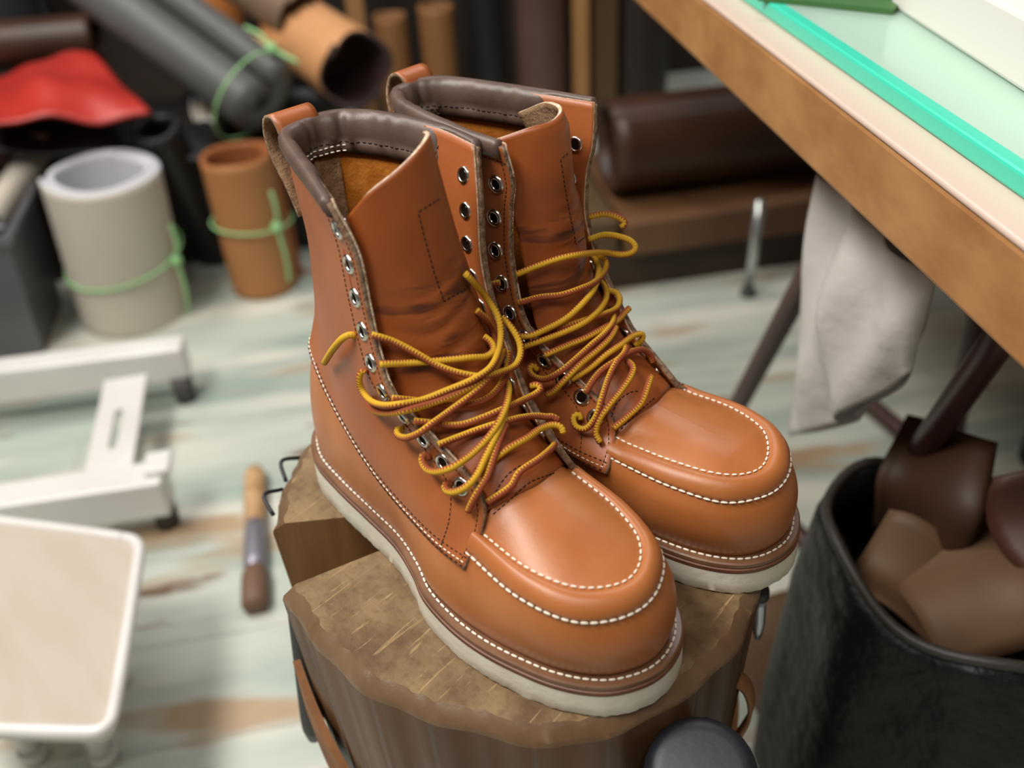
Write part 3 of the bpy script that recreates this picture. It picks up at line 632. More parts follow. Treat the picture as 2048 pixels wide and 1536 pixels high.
# ------------------------------------------------------------------ the stump
WTOP = mat('worn_stump_top', (138, 114, 80), 0.62, (92, 68, 44), 26, (0.32, 0.68), (90, 0.5, 0.003), spec=0.4)
WRIM = mat('polished_stump_rim', (122, 98, 74), 0.35, (96, 70, 46), 20, (0.3, 0.7), (80, 0.3, 0.002), spec=0.5)
WSIDE = mat('dark_stump_side', (104, 72, 44), 0.38, (62, 40, 24), 14, (0.3, 0.7), (40, 0.35, 0.002), stretch=(1, 1, .35), spec=0.45)
WSPLIT = mat('split_stump_face', (150, 108, 64), 0.55, (104, 70, 38), 50, (0.3, 0.7), (60, 0.4, 0.002), stretch=(1, 1, .06), spec=0.35)
def stump_top_mat():
    m = WTOP; nt = m.node_tree; L = nt.links.new; b = nt.nodes['Principled BSDF']; old = b.inputs['Base Color'].links[0].from_socket
    tc = nn(nt, 'ShaderNodeTexCoord')
    mr_ = nn(nt, 'ShaderNodeMapping'); mr_.inputs['Rotation'].default_value = (0, 0, -1.68); L(tc.outputs['Object'], mr_.inputs[0]); mp = nn(nt, 'ShaderNodeMapping'); mp.inputs['Scale'].default_value = (18, 260, 18); L(mr_.outputs[0], mp.inputs[0])
    n = nn(nt, 'ShaderNodeTexNoise'); n.inputs['Scale'].default_value = 1; n.inputs['Detail'].default_value = 3; n.inputs['Distortion'].default_value = 1.2; L(mp.outputs[0], n.inputs['Vector'])
    r = nn(nt, 'ShaderNodeMapRange'); r.inputs[1].default_value = .62; r.inputs[2].default_value = .70; L(n.outputs['Fac'], r.inputs[0])
    x = nn(nt, 'ShaderNodeMix', data_type='RGBA'); f = nn(nt, 'ShaderNodeMath', operation='MULTIPLY'); f.inputs[1].default_value = .55; L(r.outputs[0], f.inputs[0]); L(f.outputs[0], x.inputs[0]); L(old, x.inputs[6]); x.inputs[7].default_value = lin((188, 158, 112))
    n2 = nn(nt, 'ShaderNodeTexNoise'); n2.inputs['Scale'].default_value = 150; n2.inputs['Detail'].default_value = 6; L(tc.outputs['Object'], n2.inputs['Vector'])
    r2 = nn(nt, 'ShaderNodeMapRange'); r2.inputs[1].default_value = .5; r2.inputs[2].default_value = .68; L(n2.outputs['Fac'], r2.inputs[0])
    x2 = nn(nt, 'ShaderNodeMix', data_type='RGBA'); f2 = nn(nt, 'ShaderNodeMath', operation='MULTIPLY'); f2.inputs[1].default_value = .5; L(r2.outputs[0], f2.inputs[0]); L(f2.outputs[0], x2.inputs[0]); L(x.outputs[2], x2.inputs[6]); x2.inputs[7].default_value = lin((84, 60, 38))
    L(x2.outputs[2], b.inputs['Base Color'])
stump_top_mat()
SC = np.array([.143, .057])
RIM = [(-158, .178), (-152, .177), (-142, .175), (-127, .171), (-109, .167), (-98, .166), (-88, .165), (-77, .166), (-68, .167), (-57, .169), (-48, .171), (-40, .174), (-20, .170), (0, .160), (8, .156), (14, .153), (32, .146), (61, .146), (90, .150), (120, .158), (150, .168), (180, .176)]
def rim(angles, dr=0):
    a = np.array([r[0] for r in RIM]+[r[0]+360 for r in RIM]+[RIM[0][0]+720]); q = np.array([r[1] for r in RIM]*2+[RIM[0][1]])
    return np.array([SC+(np.interp((t+158) % 360-158, a, q)+dr)*np.array([math.cos(math.radians(t)), math.sin(math.radians(t))]) for t in angles])
bm = bmesh.new()
ang = np.linspace(-107.5, 360-127.5, 300)              # round from the near lip of the crack to its far lip
def level(z, dr): return [bm.verts.new((p[0], p[1], z)) for p in rim(ang, dr+.0006*np.sin(0))]
apex = [(.128, .043), (.133, .049)]
def ringz(z, d, a0=0):
    P = rim(ang, d)
    if d == 0 or True:
        w = .0010*np.sin(np.radians(ang)*23+z*40)+.0012*np.sin(np.radians(ang)*9+1)
        w += .0007*np.sin(np.radians(ang)*57+z*300)*(d < 0)+.0005*np.sin(np.radians(ang)*91+z*500+1)*(d < 0)
        P = P+(P-SC)/np.linalg.norm(P-SC, axis=1)[:, None]*w[:, None]
    v = [bm.verts.new((p[0], p[1], z)) for p in P]
    return v+[bm.verts.new((apex[1][0], apex[1][1], z)), bm.verts.new((apex[0][0], apex[0][1], z))]
rings = [ringz(G0, -.0080), ringz(G0-.0014, -.0062), ringz(G0-.0058, -.0012), ringz(G0-.009, .0002), ringz(G0-.2, -.009), ringz(.0, -.020)]
nr = len(rings[0])
for j in range(nr-1):
    if j != nr-2: bm.faces.new((rings[0][nr-1], rings[0][j], rings[0][j+1])).material_index = 0
for k in range(len(rings)-1):
    for j in range(nr):
        q = bm.faces.new((rings[k][j], rings[k+1][j], rings[k+1][(j+1) % nr], rings[k][(j+1) % nr]))
        q.material_index = 3 if j >= nr-3 else (1 if k < 3 else 2)
bm.faces.new(rings[-1][::-1]).material_index = 2
st = empty('wooden_stump', (SC[0], SC[1], 0), 'round brown wooden stump with a split across its top, carrying the boots', 'stump')
bmesh.ops.triangulate(bm, faces=[f for f in bm.faces if len(f.verts) > 4])
so = bmobj('block', bm, [WTOP, WRIM, WSIDE, WSPLIT], st, True, angle=0.6)
for q in so.data.polygons:
    if q.material_index in (0, 3): q.use_smooth = False
so.matrix_parent_inverse = st.matrix_basis.inverted()
def part(name, bm, m, root, smooth=True, label=None, angle=None):
    o = bmobj(name, bm, m, root, smooth, label, angle); o.matrix_parent_inverse = root.matrix_basis.inverted(); return o
# leather strap sagging round the stump, its loose end looping at the right
STRAP = mat('worn_tan_strap', (150, 102, 58), 0.7, (112, 70, 38), 30, (0.3, 0.7), (120, 0.5, 0.001))
bm = bmesh.new(); aa = np.linspace(-112, 60, 90); R = []
for t in aa:
    z = G0-.120-.062*math.cos(math.radians(t+62)); z = G0-.075-.115*np.interp(t, [-112, -100, -80, -60, -20, 20, 60], [.04, .30, .78, 1.05, 1.25, 1.1, .9])
    tp = -.045*(G0-z); p = rim([t], .0035+tp)[0]; p2 = rim([t], .0085+tp)[0]
    R.append([bm.verts.new((p[0], p[1], z)), bm.verts.new((p2[0], p2[1], z)), bm.verts.new((p2[0], p2[1], z-.05)), bm.verts.new((p[0], p[1], z-.05))])
for a, b in zip(R[:-1], R[1:]):
    for j in range(4): bm.faces.new((a[j], a[(j+1) % 4], b[(j+1) % 4], b[j]))
bm.faces.new(R[0]); bm.faces.new(R[-1][::-1])
sr = empty('leather_strap', (SC[0], SC[1]-.17, G0-.2), 'tan leather strap slung round the side of the stump', 'strap')
part('band', bm, STRAP, sr, angle=.6)
lo_ = V((-.012, -.008, .018))
lp = spl([(.300, .094, G0-.085), (.305, .104, G0-.100), (.306, .112, G0-.135), (.299, .108, G0-.170), (.297, .098, G0-.185), (.302, .085, G0-.182)], 30)
lp = lp+np.array(lo_)
Gs = np.stack([lp+np.array([.006*t, -.012*t, .002*t]) for t in (-.5, 0, .5)], 1)
o = sheet('loose_end', Gs, .0025, [STRAP, STRAP, STRAP], sr); o.matrix_parent_inverse = sr.matrix_basis.inverted()
# black rubber mallet at the front of the stump, handle bar at its left, punches at its right
RUB = mat('black_rubber', (22, 26, 34), 0.5, (15, 18, 24), 20, (0.3, 0.7), (200, 0.15, 0.001), spec=0.6)
def place_lathe(name, prof, loc, axis, m, parent, n=32, label=None):
    bm = bmesh.new(); M4 = Matrix.Translation(V(loc)) @ V(axis).normalized().to_track_quat('Z', 'Y').to_matrix().to_4x4()
    R = lathe(bm, prof, M4, n); bm.faces.new(R[0][::-1]); bm.faces.new(R[-1]); return part(name, bm, m, parent, label=label, angle=.7)
WOODH = wood('turned_wood_handle', (150, 104, 60), (120, 78, 42), (1, 1, .2), .45)
ml = empty('rubber_mallet', (.352, .034, G0-.2), 'black rubber mallet head at the front of the stump by the lower picture edge', 'mallet')
mc = at_z(1400, 1562, G0-.046); ax = V((.25, -.32, 1)).normalized()
place_lathe('mallet_head', [(.0005, -.095), (.027, -.095), (.030, -.090), (.030, .010), (.0293, .0165), (.0272, .021), (.024, .0232), (.020, .0238), (.0005, .0240)], mc, ax, RUB, ml)
place_lathe('handle', [(.011, 0), (.012, .08), (.013, .2)], mc-ax*.05+V((.012, -.02, -.01)), V((.15, .3, -1)), WOODH, ml, 16)
bk = empty('black_bar', (.07, -.125, G0-.25), 'slim black bar hanging beside the left edge of the stump below the split', 'bar')
p1 = at_d(629, 1474, .432); p0 = at_d(601, 1215, .432)
bm = bmesh.new(); d = (p1-p0); tube(bm, [p0+d*t for t in np.linspace(0, 1, 12)], [.0085]*10+[.008, .005], 14); part('shaft', bm, RUB, bk)
STEEL = mat('bright_steel', (190, 192, 205), 0.25, metal=1.0)
BLUE = mat('blue_steel_grip', (92, 98, 150), 0.35, metal=.4)
def punch(px, z0, py0, py1, m, label, r=.0042):
    a = at_d(px, py0, .432); b = at_d(px-4, py1, .432)
    t = empty('punch', b, label, 'tool', group=None)
    bm = bmesh.new(); tube(bm, [a+(b-a)*k for k in np.linspace(0, 1, 6)], [r*.9, r, r, r, r*.8, r*.5], 12); part('shank', bm, m, t)
    bm = bmesh.new(); tube(bm, [a+(b-a)*k for k in (-.25, -.2, -.02, .02)], [r*1.1, r*1.4, r*1.4, r], 12); part('grip', bm, RUB, t)
punch(1508, 0, 1185, 1245, BLUE, 'blue steel punch hanging at the right side of the stump under the boot toe')
punch(1519, 0, 1195, 1275, STEEL, 'shiny steel punch hanging furthest right beside the stump', 0.0045)
ho = empty('wire_hook', (.03, -.075, G0-.06), 'dark wire hooks on the left edge of the stump', 'hook')
bm = bmesh.new()
for a in (-134, -145):
    p = rim([a], .002)[0]; q = rim([a-4], .010)[0]; r_ = rim([a-9], .003)[0]
    tube(bm, spl([(p[0], p[1], G0-.010), (q[0], q[1], G0-.004), (r_[0], r_[1], G0-.012)], 10), .0014, 8)
part('hook', bm, RUB, ho)
# ------------------------------------------------------------------ left: stool, machine stand, floor tool
WMETAL = mat('white_enamelled_metal', (226, 224, 220), 0.28, (216, 212, 208), 10, (0.3, 0.7), spec=0.6)
BEIGE = mat('beige_seat_pad', (188, 178, 164), 0.7, (180, 166, 150), 6, (0.3, 0.7), (60, 0.15, 0.002), stretch=(1, 4, 1))
RUBD = mat('grey_rubber_foot', (70, 66, 66), 0.6)
zs = 0.17
c0 = at_z(283, 1080, zs); c1 = at_z(220, 1465, zs); c2 = at_z(-190, 1450, zs); c3 = at_z(-120, 1028, zs)
sq = [c0, c1, c2, c3]; cc = sum(sq, V((0, 0, 0)))/4
def rounded(Q, r, n=6):
    out = []
    for k in range(4):
        p, a, b = Q[k], (Q[k-1]-Q[k]).normalized(), (Q[(k+1) % 4]-Q[k]).normalized()
        for t in np.linspace(0, 1, n): out.append(p+a*r*(1-t)**2+b*r*t**2)
    return out
stl = empty('low_stool', (cc.x, cc.y, 0), 'low stool with square beige seat and white metal rim, at lower left', 'stool')
bm = bmesh.new(); P = rounded(sq, .022); tube(bm, spl([tuple(p) for p in P], 120, True).tolist()+[tuple(P[0])], .0065, 12); part('seat_rim', bm, WMETAL, stl, label='shiny white metal rim of the seat')
bm = bmesh.new(); Pi = [p+(cc-p).normalized()*.003 for p in P]; prism(bm, Pi, zs-.012, zs+.001); bevel(part('seat_pad', bm, BEIGE, stl, smooth=False), .003)
bm = bmesh.new(); Pu = [p+(cc-p)*.06 for p in P]; prism(bm, Pu, zs-.03, zs-.0125); part('seat_tray', bm, WMETAL, stl, smooth=False)
for k, p in enumerate(sq):
    a = p+(cc-p)*.60; b = p+(cc-p)*.60; bm = bmesh.new(); tube(bm, [(a.x, a.y, zs-.028), (b.x, b.y, .004)], .012, 14); l = part('leg', bm, WMETAL, stl)
    bm = bmesh.new(); tube(bm, [(b.x, b.y, 0.0), (b.x, b.y, .02)], .015, 14); q = bmobj('foot_cap', bm, WMETAL, l); pass
ms = empty('machine_stand', (-.7, 0, 0), 'white metal machine stand base with two crossbars and a slotted plate', 'stand')
def bar(name, A, Bv, w, h, ztop, m, root, ext=0):
    """a box beam with its top face centre line from A to B"""
    A = V((A[0], A[1], 0)); Bv = V((Bv[0], Bv[1], 0)); d = (Bv-A).normalized(); A = A-d*ext; L_ = (Bv-A).length; c = (A+Bv)/2
    bm = bmesh.new(); box(bm, (c.x, c.y, ztop-h/2), (L_, w, h), Matrix.Rotation(math.atan2(d.y, d.x), 3, 'Z')); o = part(name, bm, m, root, smooth=False); bevel(o, .004); return o
bar('crossbar', (-1.019, -.047), (-.868, .192), .045, .06, .1, WMETAL, ms, .25)
bar('crossbar', (-.695, -.152), (-.585, .026), .052, .06, .1, WMETAL, ms, .25)
bm = bmesh.new(); d = V((-.67+.838, -.021-.073, 0)).normalized(); sd = V((-d.y, d.x, 0)); A = V((-.87, .09, .08)); Bq = V((-.65, -.03, .08)); mid = (A+Bq)/2; Lh = (Bq-A).length/2
h0, h1, w = -.035, .055, .032
for z in (.08, .074): pass
def pl(u, v_, z): return mid+d*u+sd*v_+V((0, 0, z-.08))
o4 = [(-Lh, -w), (Lh, -w), (Lh, w), (-Lh, w)]
sl = [(h0+.0*math.cos(0), -.006), (h1, -.006), (h1+.005, 0), (h1, .006), (h0, .006), (h0-.005, 0)]
top = [bm.verts.new(pl(u, v_, .08)) for u, v_ in o4]; bot = [bm.verts.new(pl(u, v_, .072)) for u, v_ in o4]
ts = [bm.verts.new(pl(u, v_, .08)) for u, v_ in sl]; bs = [bm.verts.new(pl(u, v_, .072)) for u, v_ in sl]
def annulus(o_, s_):
    a, b, c, dd = o_; q0, q1, q2, q3, q4, q5 = s_
    for fc in ((a, b, q1, q0), (b, q2, q1), (b, c, q2), (c, q3, q2), (c, dd, q4, q3), (dd, q5, q4), (dd, a, q5), (a, q0, q5)): bm.faces.new(fc)
annulus(top, ts); annulus(bot[::1], bs)
for lo, hi, k in ((bot, top, 4), (bs, ts, 6)):
    for j in range(k): bm.faces.new((lo[j], lo[(j+1) % k], hi[(j+1) % k], hi[j]))
part('slotted_plate', bm, WMETAL, ms, smooth=False)
for (x, y) in ((-.86, .17), (-.60, .015), (-1.06, -.14), (-.76, -.23)):
    bm = bmesh.new(); tube(bm, [(x, y, 0), (x, y, .045)], .017, 14); part('foot', bm, RUBD, ms)
bm = bmesh.new(); c = V((-.598, .027, .1)); box(bm, (c.x, c.y, .104), (.035, .045, .012), Matrix.Rotation(AZ, 3, 'Z')); bevel(part('end_cap', bm, WMETAL, ms, smooth=False), .004)
tl = empty('hammer', (-.45, .08, 0), 'hammer-like hand tool with brown grip lying on the floor left of the stump', 'tool')
a = V((-.60, .155, .012)); b = V((-.362, .022, .012)); dv = b-a
bm = bmesh.new(); tube(bm, [a+dv*t for t in (0, .05, .4, .45)], [.012, .016, .015, .011], 12); part('wooden_end', bm, mat('pale_wood', (196, 160, 116), .6, (170, 130, 90), 30), tl)
bm = bmesh.new(); tube(bm, [a+dv*t for t in (.42, .5, .7, .78)], [.013, .015, .016, .013], 12); part('metal_shank', bm, mat('dull_grey_metal', (150, 148, 158), .4, metal=.6), tl)
bm = bmesh.new(); tube(bm, [a+dv*t for t in (.74, .8, .97, 1.0)], [.013, .018, .018, .014], 12); part('grip', bm, mat('dull_brown_grip', (112, 84, 66), .6), tl)
# ------------------------------------------------------------------ left: rolls of leather
TWINE = mat('pale_green_twine', (150, 204, 140), 0.6)
def roll(name, label, base, top_, r, m_out, m_in=None, th=.012, cat='leather roll', group='leather rolls', turns=1.0, twine=None, n=40, rag=.0012, ends=None):
    """a hide rolled up into a tube: spiral cross-section swept from base to top, with thickness"""
    base, top_ = V(base), V(top_); ax = (top_-base); L_ = ax.length; q = ax.normalized().to_track_quat('Z', 'Y')
    root = empty(name, base, label, cat, group=group); m_in = m_in or m_out
    a = np.linspace(0, 2*math.pi*turns, int(n*turns)+1); rr = r-th*1.15*(a/(2*math.pi)); nz = 24; rows = []
    for k in range(nz):
        z = L_*k/(nz-1); row = []
        for t, s in zip(a, rr):
            zz = z+(rag*math.sin(3*t+1)*(1 if k == nz-1 else 0)); row.append(base+q @ V((s*math.cos(t+2.2), s*math.sin(t+2.2), zz)))
        rows.append([tuple(p) for p in row])
    G = np.array(rows); N = grid_normals(G); c = np.array(base+ax/2); fl = np.sum((G-c)*N) < 0
    o = link('rolled_hide', gridmesh('rolled_hide', G, flip=fl), [m_out, m_in, m_in], root); o.matrix_parent_inverse = root.matrix_basis.inverted()
    s = o.modifiers.new('thickness', 'SOLIDIFY'); s.thickness = th; s.offset = -1; s.material_offset = 1; s.material_offset_rim = 2 if False else 1
    if twine is not None:
        bm = bmesh.new(); f0, tilt, tail = twine
        P = [base+q @ V(((r+.002)*math.cos(t), (r+.002)*math.sin(t), L_*f0+tilt*math.cos(t+.6))) for t in np.linspace(0, 2*math.pi, 50)]
        tube(bm, P, .0024, 8)
        if tail:
            w = q.inverted() @ (V(CAM)-base); t0 = math.atan2(w.y, w.x)+tail
            kp = base+q @ V(((r+.005)*math.cos(t0), (r+.005)*math.sin(t0), L_*f0+.005))
            for dx, dz in ((.0, -.11), (.008, .075)):
                t1 = t0+dx*6; tube(bm, spl([kp, base+q @ V(((r+.012)*math.cos(t1*.5+t0*.5), (r+.012)*math.sin(t1*.5+t0*.5), L_*f0+dz*.5)), base+q @ V(((r+.006)*math.cos(t1), (r+.006)*math.sin(t1), max(.01, L_*f0+dz)))], 12), .0032, 8)
            bmesh.ops.create_uvsphere(bm, u_segments=12, v_segments=8, radius=.011, matrix=Matrix.Translation(kp))
        t_ = bmobj('twine', bm, TWINE, root, label='pale green twine tied round the roll'); t_.matrix_parent_inverse = root.matrix_basis.inverted()
    return root
GREYL = mat('pale_grey_hide', (198, 190, 176), 0.6, (188, 180, 166), 5, (0.3, 0.7), (90, 0.15, 0.002))
GREYW = mat('white_hide_inside', (206, 206, 212), 0.5)
TANL = mat('natural_tan_hide', (176, 122, 74), 0.65, (160, 106, 60), 5, (0.3, 0.7), (90, 0.15, 0.002))
TANIN = mat('orange_tan_hide_inside', (150, 88, 44), 0.7)
CHAR = mat('charcoal_hide', (92, 94, 92), 0.5, (74, 74, 72), 4, (0.3, 0.7), (90, 0.2, 0.002))
BLK = mat('black_hide', (26, 25, 26), 0.5, (18, 18, 19), 6, (0.3, 0.7), (90, 0.2, 0.002))
NUDE = mat('light_tan_hide', (212, 156, 106), 0.65, (198, 140, 92), 5, (0.3, 0.7), (90, 0.15, 0.002))
NUDIN = mat('plum_hide_inside', (64, 44, 44), 0.6)
BRN = mat('dark_brown_hide', (70, 40, 22), 0.45, (48, 26, 14), 6, (0.3, 0.7), (90, 0.2, 0.002))
ORG = mat('orange_hide', (206, 128, 62), 0.6); GRB = mat('grey_brown_hide', (128, 106, 86), 0.65, (112, 90, 72), 5); PALE = mat('cream_hide', (222, 184, 128), 0.65)
NAVY = mat('dark_navy_hide', (30, 32, 40), 0.55); MAUVE = mat('mauve_brown_hide', (92, 70, 62), 0.5, (80, 58, 52), 4)
TAND = mat('dull_tan_hide', (140, 96, 54), 0.65, (124, 82, 44), 5)
roll('leather_roll', 'pale grey leather roll standing on the floor, tied with green twine', (-1.200, .235, 0), (-1.185, .245, .285), .103, GREYL, GREYW, .011, turns=1.7, twine=(.42, .02, .9), rag=.002)
roll('leather_roll', 'smaller tan leather roll standing on the floor, tied with green twine', (-1.105, .463, 0), (-1.108, .461, .270), .072, TANL, TANIN, .010, turns=1.1, twine=(.52, .008, .55), rag=.0015)
p1 = at_d(520, 205, 1.80); p2 = at_d(170, -55, 2.02)
roll('leather_roll', 'large charcoal leather roll leaning diagonally at the upper left', p1, p2, .092, CHAR, CHAR, .05, turns=1.3, twine=(.05, .0, 1.3))
p1 = at_d(715, 140, 1.86); p2 = at_d(590, 55, 2.12)
roll('leather_roll', 'light tan leather roll lying with its dark open end towards the viewer', p2, p1, .078, NUDE, NUDIN, .007, turns=1.05, rag=.012)
b0 = at_z(455, 520, 0.0); roll('leather_roll', 'black leather roll leaning between the grey roll and the tan roll', (b0.x-.03, b0.y, 0.0), at_d(312, 252, 1.735), .05, BLK, BLK, .01)
def standing(px, D, r, h, m, label, m_in=None, lean=(0, 0)):
    p = at_d(px, 200, D); return roll('leather_roll', label, (p.x, p.y, 0), (p.x+lean[0], p.y+lean[1], h), r, m, m_in, .009, turns=1.05)
standing(797, 2.40, .044, .315, TAND, 'narrow dull tan roll standing left of its twin in the back rack')
standing(886, 2.40, .048, .330, TAND, 'narrow dull tan roll standing beside the black roll in the back rack')
standing(980, 2.40, .050, .62, BLK, 'tall black leather roll standing in the back rack')
standing(1085, 2.42, .072, .66, MAUVE, 'wide mauve brown leather roll standing in the back rack')
standing(1275, 2.44, .075, .62, mat('near_black_brown_hide', (36, 26, 20), .55), 'very dark brown roll standing right of the olive post at the back')
standing(600, 2.46, .07, .40, BLK, 'black leather roll standing behind the light tan roll')
p = at_d(395, 20, 2.36); roll('leather_roll', 'orange leather roll behind the charcoal roll', (p.x, p.y, 0), (p.x+.03, p.y+.04, .44), .064, ORG, TANIN, .008)
p1 = at_d(500, 22, 2.0); roll('leather_roll', 'grey brown leather roll lying on the pile at top', p1+V((-.16, .06, .03)), p1+V((.05, .08, -.02)), .052, GRB, BRN, .008)
p1 = at_d(500, 112, 1.97); roll('leather_roll', 'short cream leather roll tucked under the grey brown roll', p1+V((-.12, .03, .0)), p1+V((.02, .035, -.01)), .036, PALE, GRB, .008)
p1 = at_d(110, 80, 2.06); roll('leather_roll', 'brown leather roll lying behind the red leather', p1+V((-.10, -.16, .0)), p1+V((.05, .07, .0)), .055, BRN, BRN, .008)
p = at_d(40, 60, 2.36); roll('leather_roll', 'dark navy leather roll standing in the upper left corner', (p.x, p.y, 0), (p.x-.02, p.y, .62), .085, NAVY, NAVY, .009)
p1 = at_d(412, 258, 1.86); roll('leather_roll', 'small pale grey roll end lying in the dark pile', p1+V((-.14, .06, .0)), p1, .028, GREYL, GREYW, .006)
p1 = at_d(500, 40, 2.2)
# the dark pile that carries the lying rolls
def hide(name, label, pts_px, D, h_noise, m, group=None, cat='leather', thick=.006, nx=26, ny=18, flat=.35, seed=0, up=0.0):
    """a soft folded sheet lying on a slope: corner pixels give its extent, folds give it depth"""
    rs = np.random.RandomState(seed); q = [np.array(at_d(px, py, dd)) for (px, py), dd in zip(pts_px, D)]; G = np.empty((ny, nx, 3)); ph = rs.rand(6)*6
    for i in range(ny):
        for j in range(nx):
            u, v_ = j/(nx-1), i/(ny-1); p = (q[0]*(1-u)+q[1]*u)*(1-v_)+(q[3]*(1-u)+q[2]*u)*v_
            e = math.sin(math.pi*u)*.5+.5
            G[i, j] = p+np.array([0, 0, 1])*(h_noise*e*(math.sin(5*u+3*v_+ph[0])+.6*math.sin(9*v_-4*u+ph[1])+.35*math.sin(14*u+ph[2]))+up*math.sin(math.pi*u)*math.sin(math.pi*v_))
    c = G.mean((0, 1)); root = empty(name, c, label, cat, group=group); o = sheet('folded_hide', G, thick, [m, m, m], root); o.matrix_parent_inverse = root.matrix_basis.inverted(); return root
RED = mat('red_leather', (190, 50, 38), 0.42, (150, 34, 30), 5, (0.3, 0.7), (80, 0.2, 0.002))
hide('red_leather', 'folded bright red leather draped on the dark pile at left', [(-60, 150), (190, 120), (300, 222), (-40, 262)], [1.98, 1.92, 1.70, 1.62], .014, RED, seed=3, up=.012)
hide('black_leather', 'black leather draped over the pile under the red leather', [(-80, 190), (470, 200), (440, 330), (-40, 300)], [2.0, 2.0, 1.74, 1.68], .012, BLK, seed=5, up=.02)
pile = at_d(300, 300, 1.98)
p = at_d(560, 215, 2.0); dv = V((.25, .42, 0)).normalized()*.28
roll('leather_roll', 'black leather roll lying under the light tan roll', p-dv*.6+V((-.06, .02, .0)), p+dv*.45+V((0, 0, .0)), .055, BLK, BLK, .01)
p1 = at_d(-20, 440, 1.62); p2 = at_d(85, 285, 1.80)
roll('leather_roll', 'white leather roll leaning at the left edge above the grey bin', p1, p2, .030, GREYL, GREYW, .006)
p1 = at_d(20, 300, 1.9); roll('leather_roll', 'dark brown roll behind the white leaning roll', p1+V((-.1, -.1, .0)), p1+V((.03, .04, .0)), .05, BRN, BRN, .008)
R3_ = Matrix.Rotation(AZ, 3, 'Z'); CRW = wood('black_stained_wood', (34, 27, 22), (24, 19, 15), (.2, 1, 1), .6)
cx = E1*-.49+E2*-1.53; cr = empty('storage_crate', (cx.x, cx.y, 0), 'low dark wooden crate under the pile of leather rolls at left', 'crate')
bm = bmesh.new(); box(bm, (cx.x, cx.y, .085), (.90, .42, .17), R3_); part('body', bm, CRW, cr, smooth=False)
bm = bmesh.new(); box(bm, (cx.x, cx.y, .18), (.92, .44, .02), R3_); bevel(part('lid', bm, CRW, cr, smooth=False), .003)
# grey bin at the left edge
BIN = mat('grey_plastic_bin', (104, 104, 108), 0.35, (88, 88, 92), 3); bc = at_z(20, 690, 0.0)
bn = empty('storage_bin', (bc.x, bc.y, 0), 'grey plastic storage bin at the left edge beside the pale grey roll', 'bin')
R3 = Matrix.Rotation(AZ, 3, 'Z'); bm = bmesh.new(); cb_ = bc+V((-.07, -.03, 0))
def ringb(hx, hy, z): return [bm.verts.new(cb_+R3 @ V((sx*hx, sy*hy, z))) for sx, sy in ((-1, -1), (1, -1), (1, 1), (-1, 1))]
rr = [ringb(.13, .09, 0), ringb(.15, .11, .24), ringb(.158, .118, .24), ringb(.158, .118, .225)]
ri = [ringb(.145, .105, .24), ringb(.125, .085, .008)]
bm.faces.new(rr[0][::-1])
for a, b in ((rr[0], rr[1]), (rr[1], rr[2]), (rr[2], rr[3]), (rr[1], ri[0]), (ri[0], ri[1])):
    for j in range(4): bm.faces.new((a[j], a[(j+1) % 4], b[(j+1) % 4], b[j]))
bm.faces.new(ri[1]); part('tub', bm, BIN, bn, smooth=False)
roll('leather_roll', 'short tan roll standing inside the grey bin', cb_+V((.0, .0, .01)), cb_+V((.03, .01, .29)), .04, NUDE, TANIN, .008)
# ------------------------------------------------------------------ back rack and bench
OAK = wood('oak_post', (176, 130, 82), (150, 106, 62), (1, 1, .15), .5); OLIVE = wood('olive_brown_post', (96, 76, 48), (78, 60, 38), (1, 1, .15), .6)
rk = empty('wooden_rack', (-1.45, 1.25, 0), 'wooden rack frame with upright posts at the back', 'rack')
for px, D, w, m, lab in ((716, 2.46, .040, OAK, None), (1161, 2.36, .032, OAK, None), (1206, 2.40, .055, OLIVE, 'olive brown upright')):
    p = at_d(px, 60, D); bm = bmesh.new(); box(bm, (p.x, p.y, .55), (w, w, 1.1), R3); part('post', bm, m, rk, smooth=False, label=lab)
a, b = at_d(690, 60, 2.62), at_d(1230, 60, 2.56)
bar('rail', (a.x, a.y), (b.x, b.y), .06, .03, 1.01, OLIVE, rk)
a, b = at_d(690, 60, 2.62), at_d(1230, 60, 2.56); bar('rail', (a.x, a.y), (b.x, b.y), .04, .05, .06, OLIVE, rk)
BENCH = wood('brown_bench_wood', (120, 84, 54), (84, 56, 34), (.2, 1, 1), .55)
def eb(a, b, z=0): return E1*a+E2*b+V((0, 0, z))
be = empty('wooden_bench', tuple(eb(.8, -1.12)), 'low brown wooden bench at the back under the dark leather', 'bench')
bm = bmesh.new(); c = eb(.78, -1.13, .040); box(bm, c, (.78, .30, .08), R3); part('base', bm, mat('dark_bench_base', (62, 44, 28), .6, (46, 31, 20), 5), be, smooth=False)
bm = bmesh.new(); c = eb(.80, -1.125, .112); box(bm, c, (.60, .34, .065), R3); bevel(part('top_board', bm, BENCH, be, smooth=False), .004)
bm = bmesh.new(); c = eb(.445, -1.125, .112); box(bm, c, (.09, .30, .065), R3); bevel(part('end_block', bm, OLIVE, be, smooth=False), .004)
lg = at_z(1495, 590, 0.0)
bm = bmesh.new(); tube(bm, [(lg.x, lg.y, .006), (lg.x+.004, lg.y+.004, .19)], .009, 12)
fr = empty('chrome_leg', (lg.x, lg.y, 0), 'slim chrome table leg standing before the bench', 'leg'); part('tube', bm, mat('chrome', (190, 196, 194), .25, metal=.8), fr)
bm = bmesh.new(); tube(bm, [(lg.x, lg.y, 0), (lg.x, lg.y, .012)], .014, 12); part('foot', bm, RUBD, fr)
roll('leather_roll', 'big dark brown leather roll lying on the back bench', eb(.50, -1.10, .238), eb(1.10, -1.10, .238), .092, BRN, BRN, .01, turns=1.1)
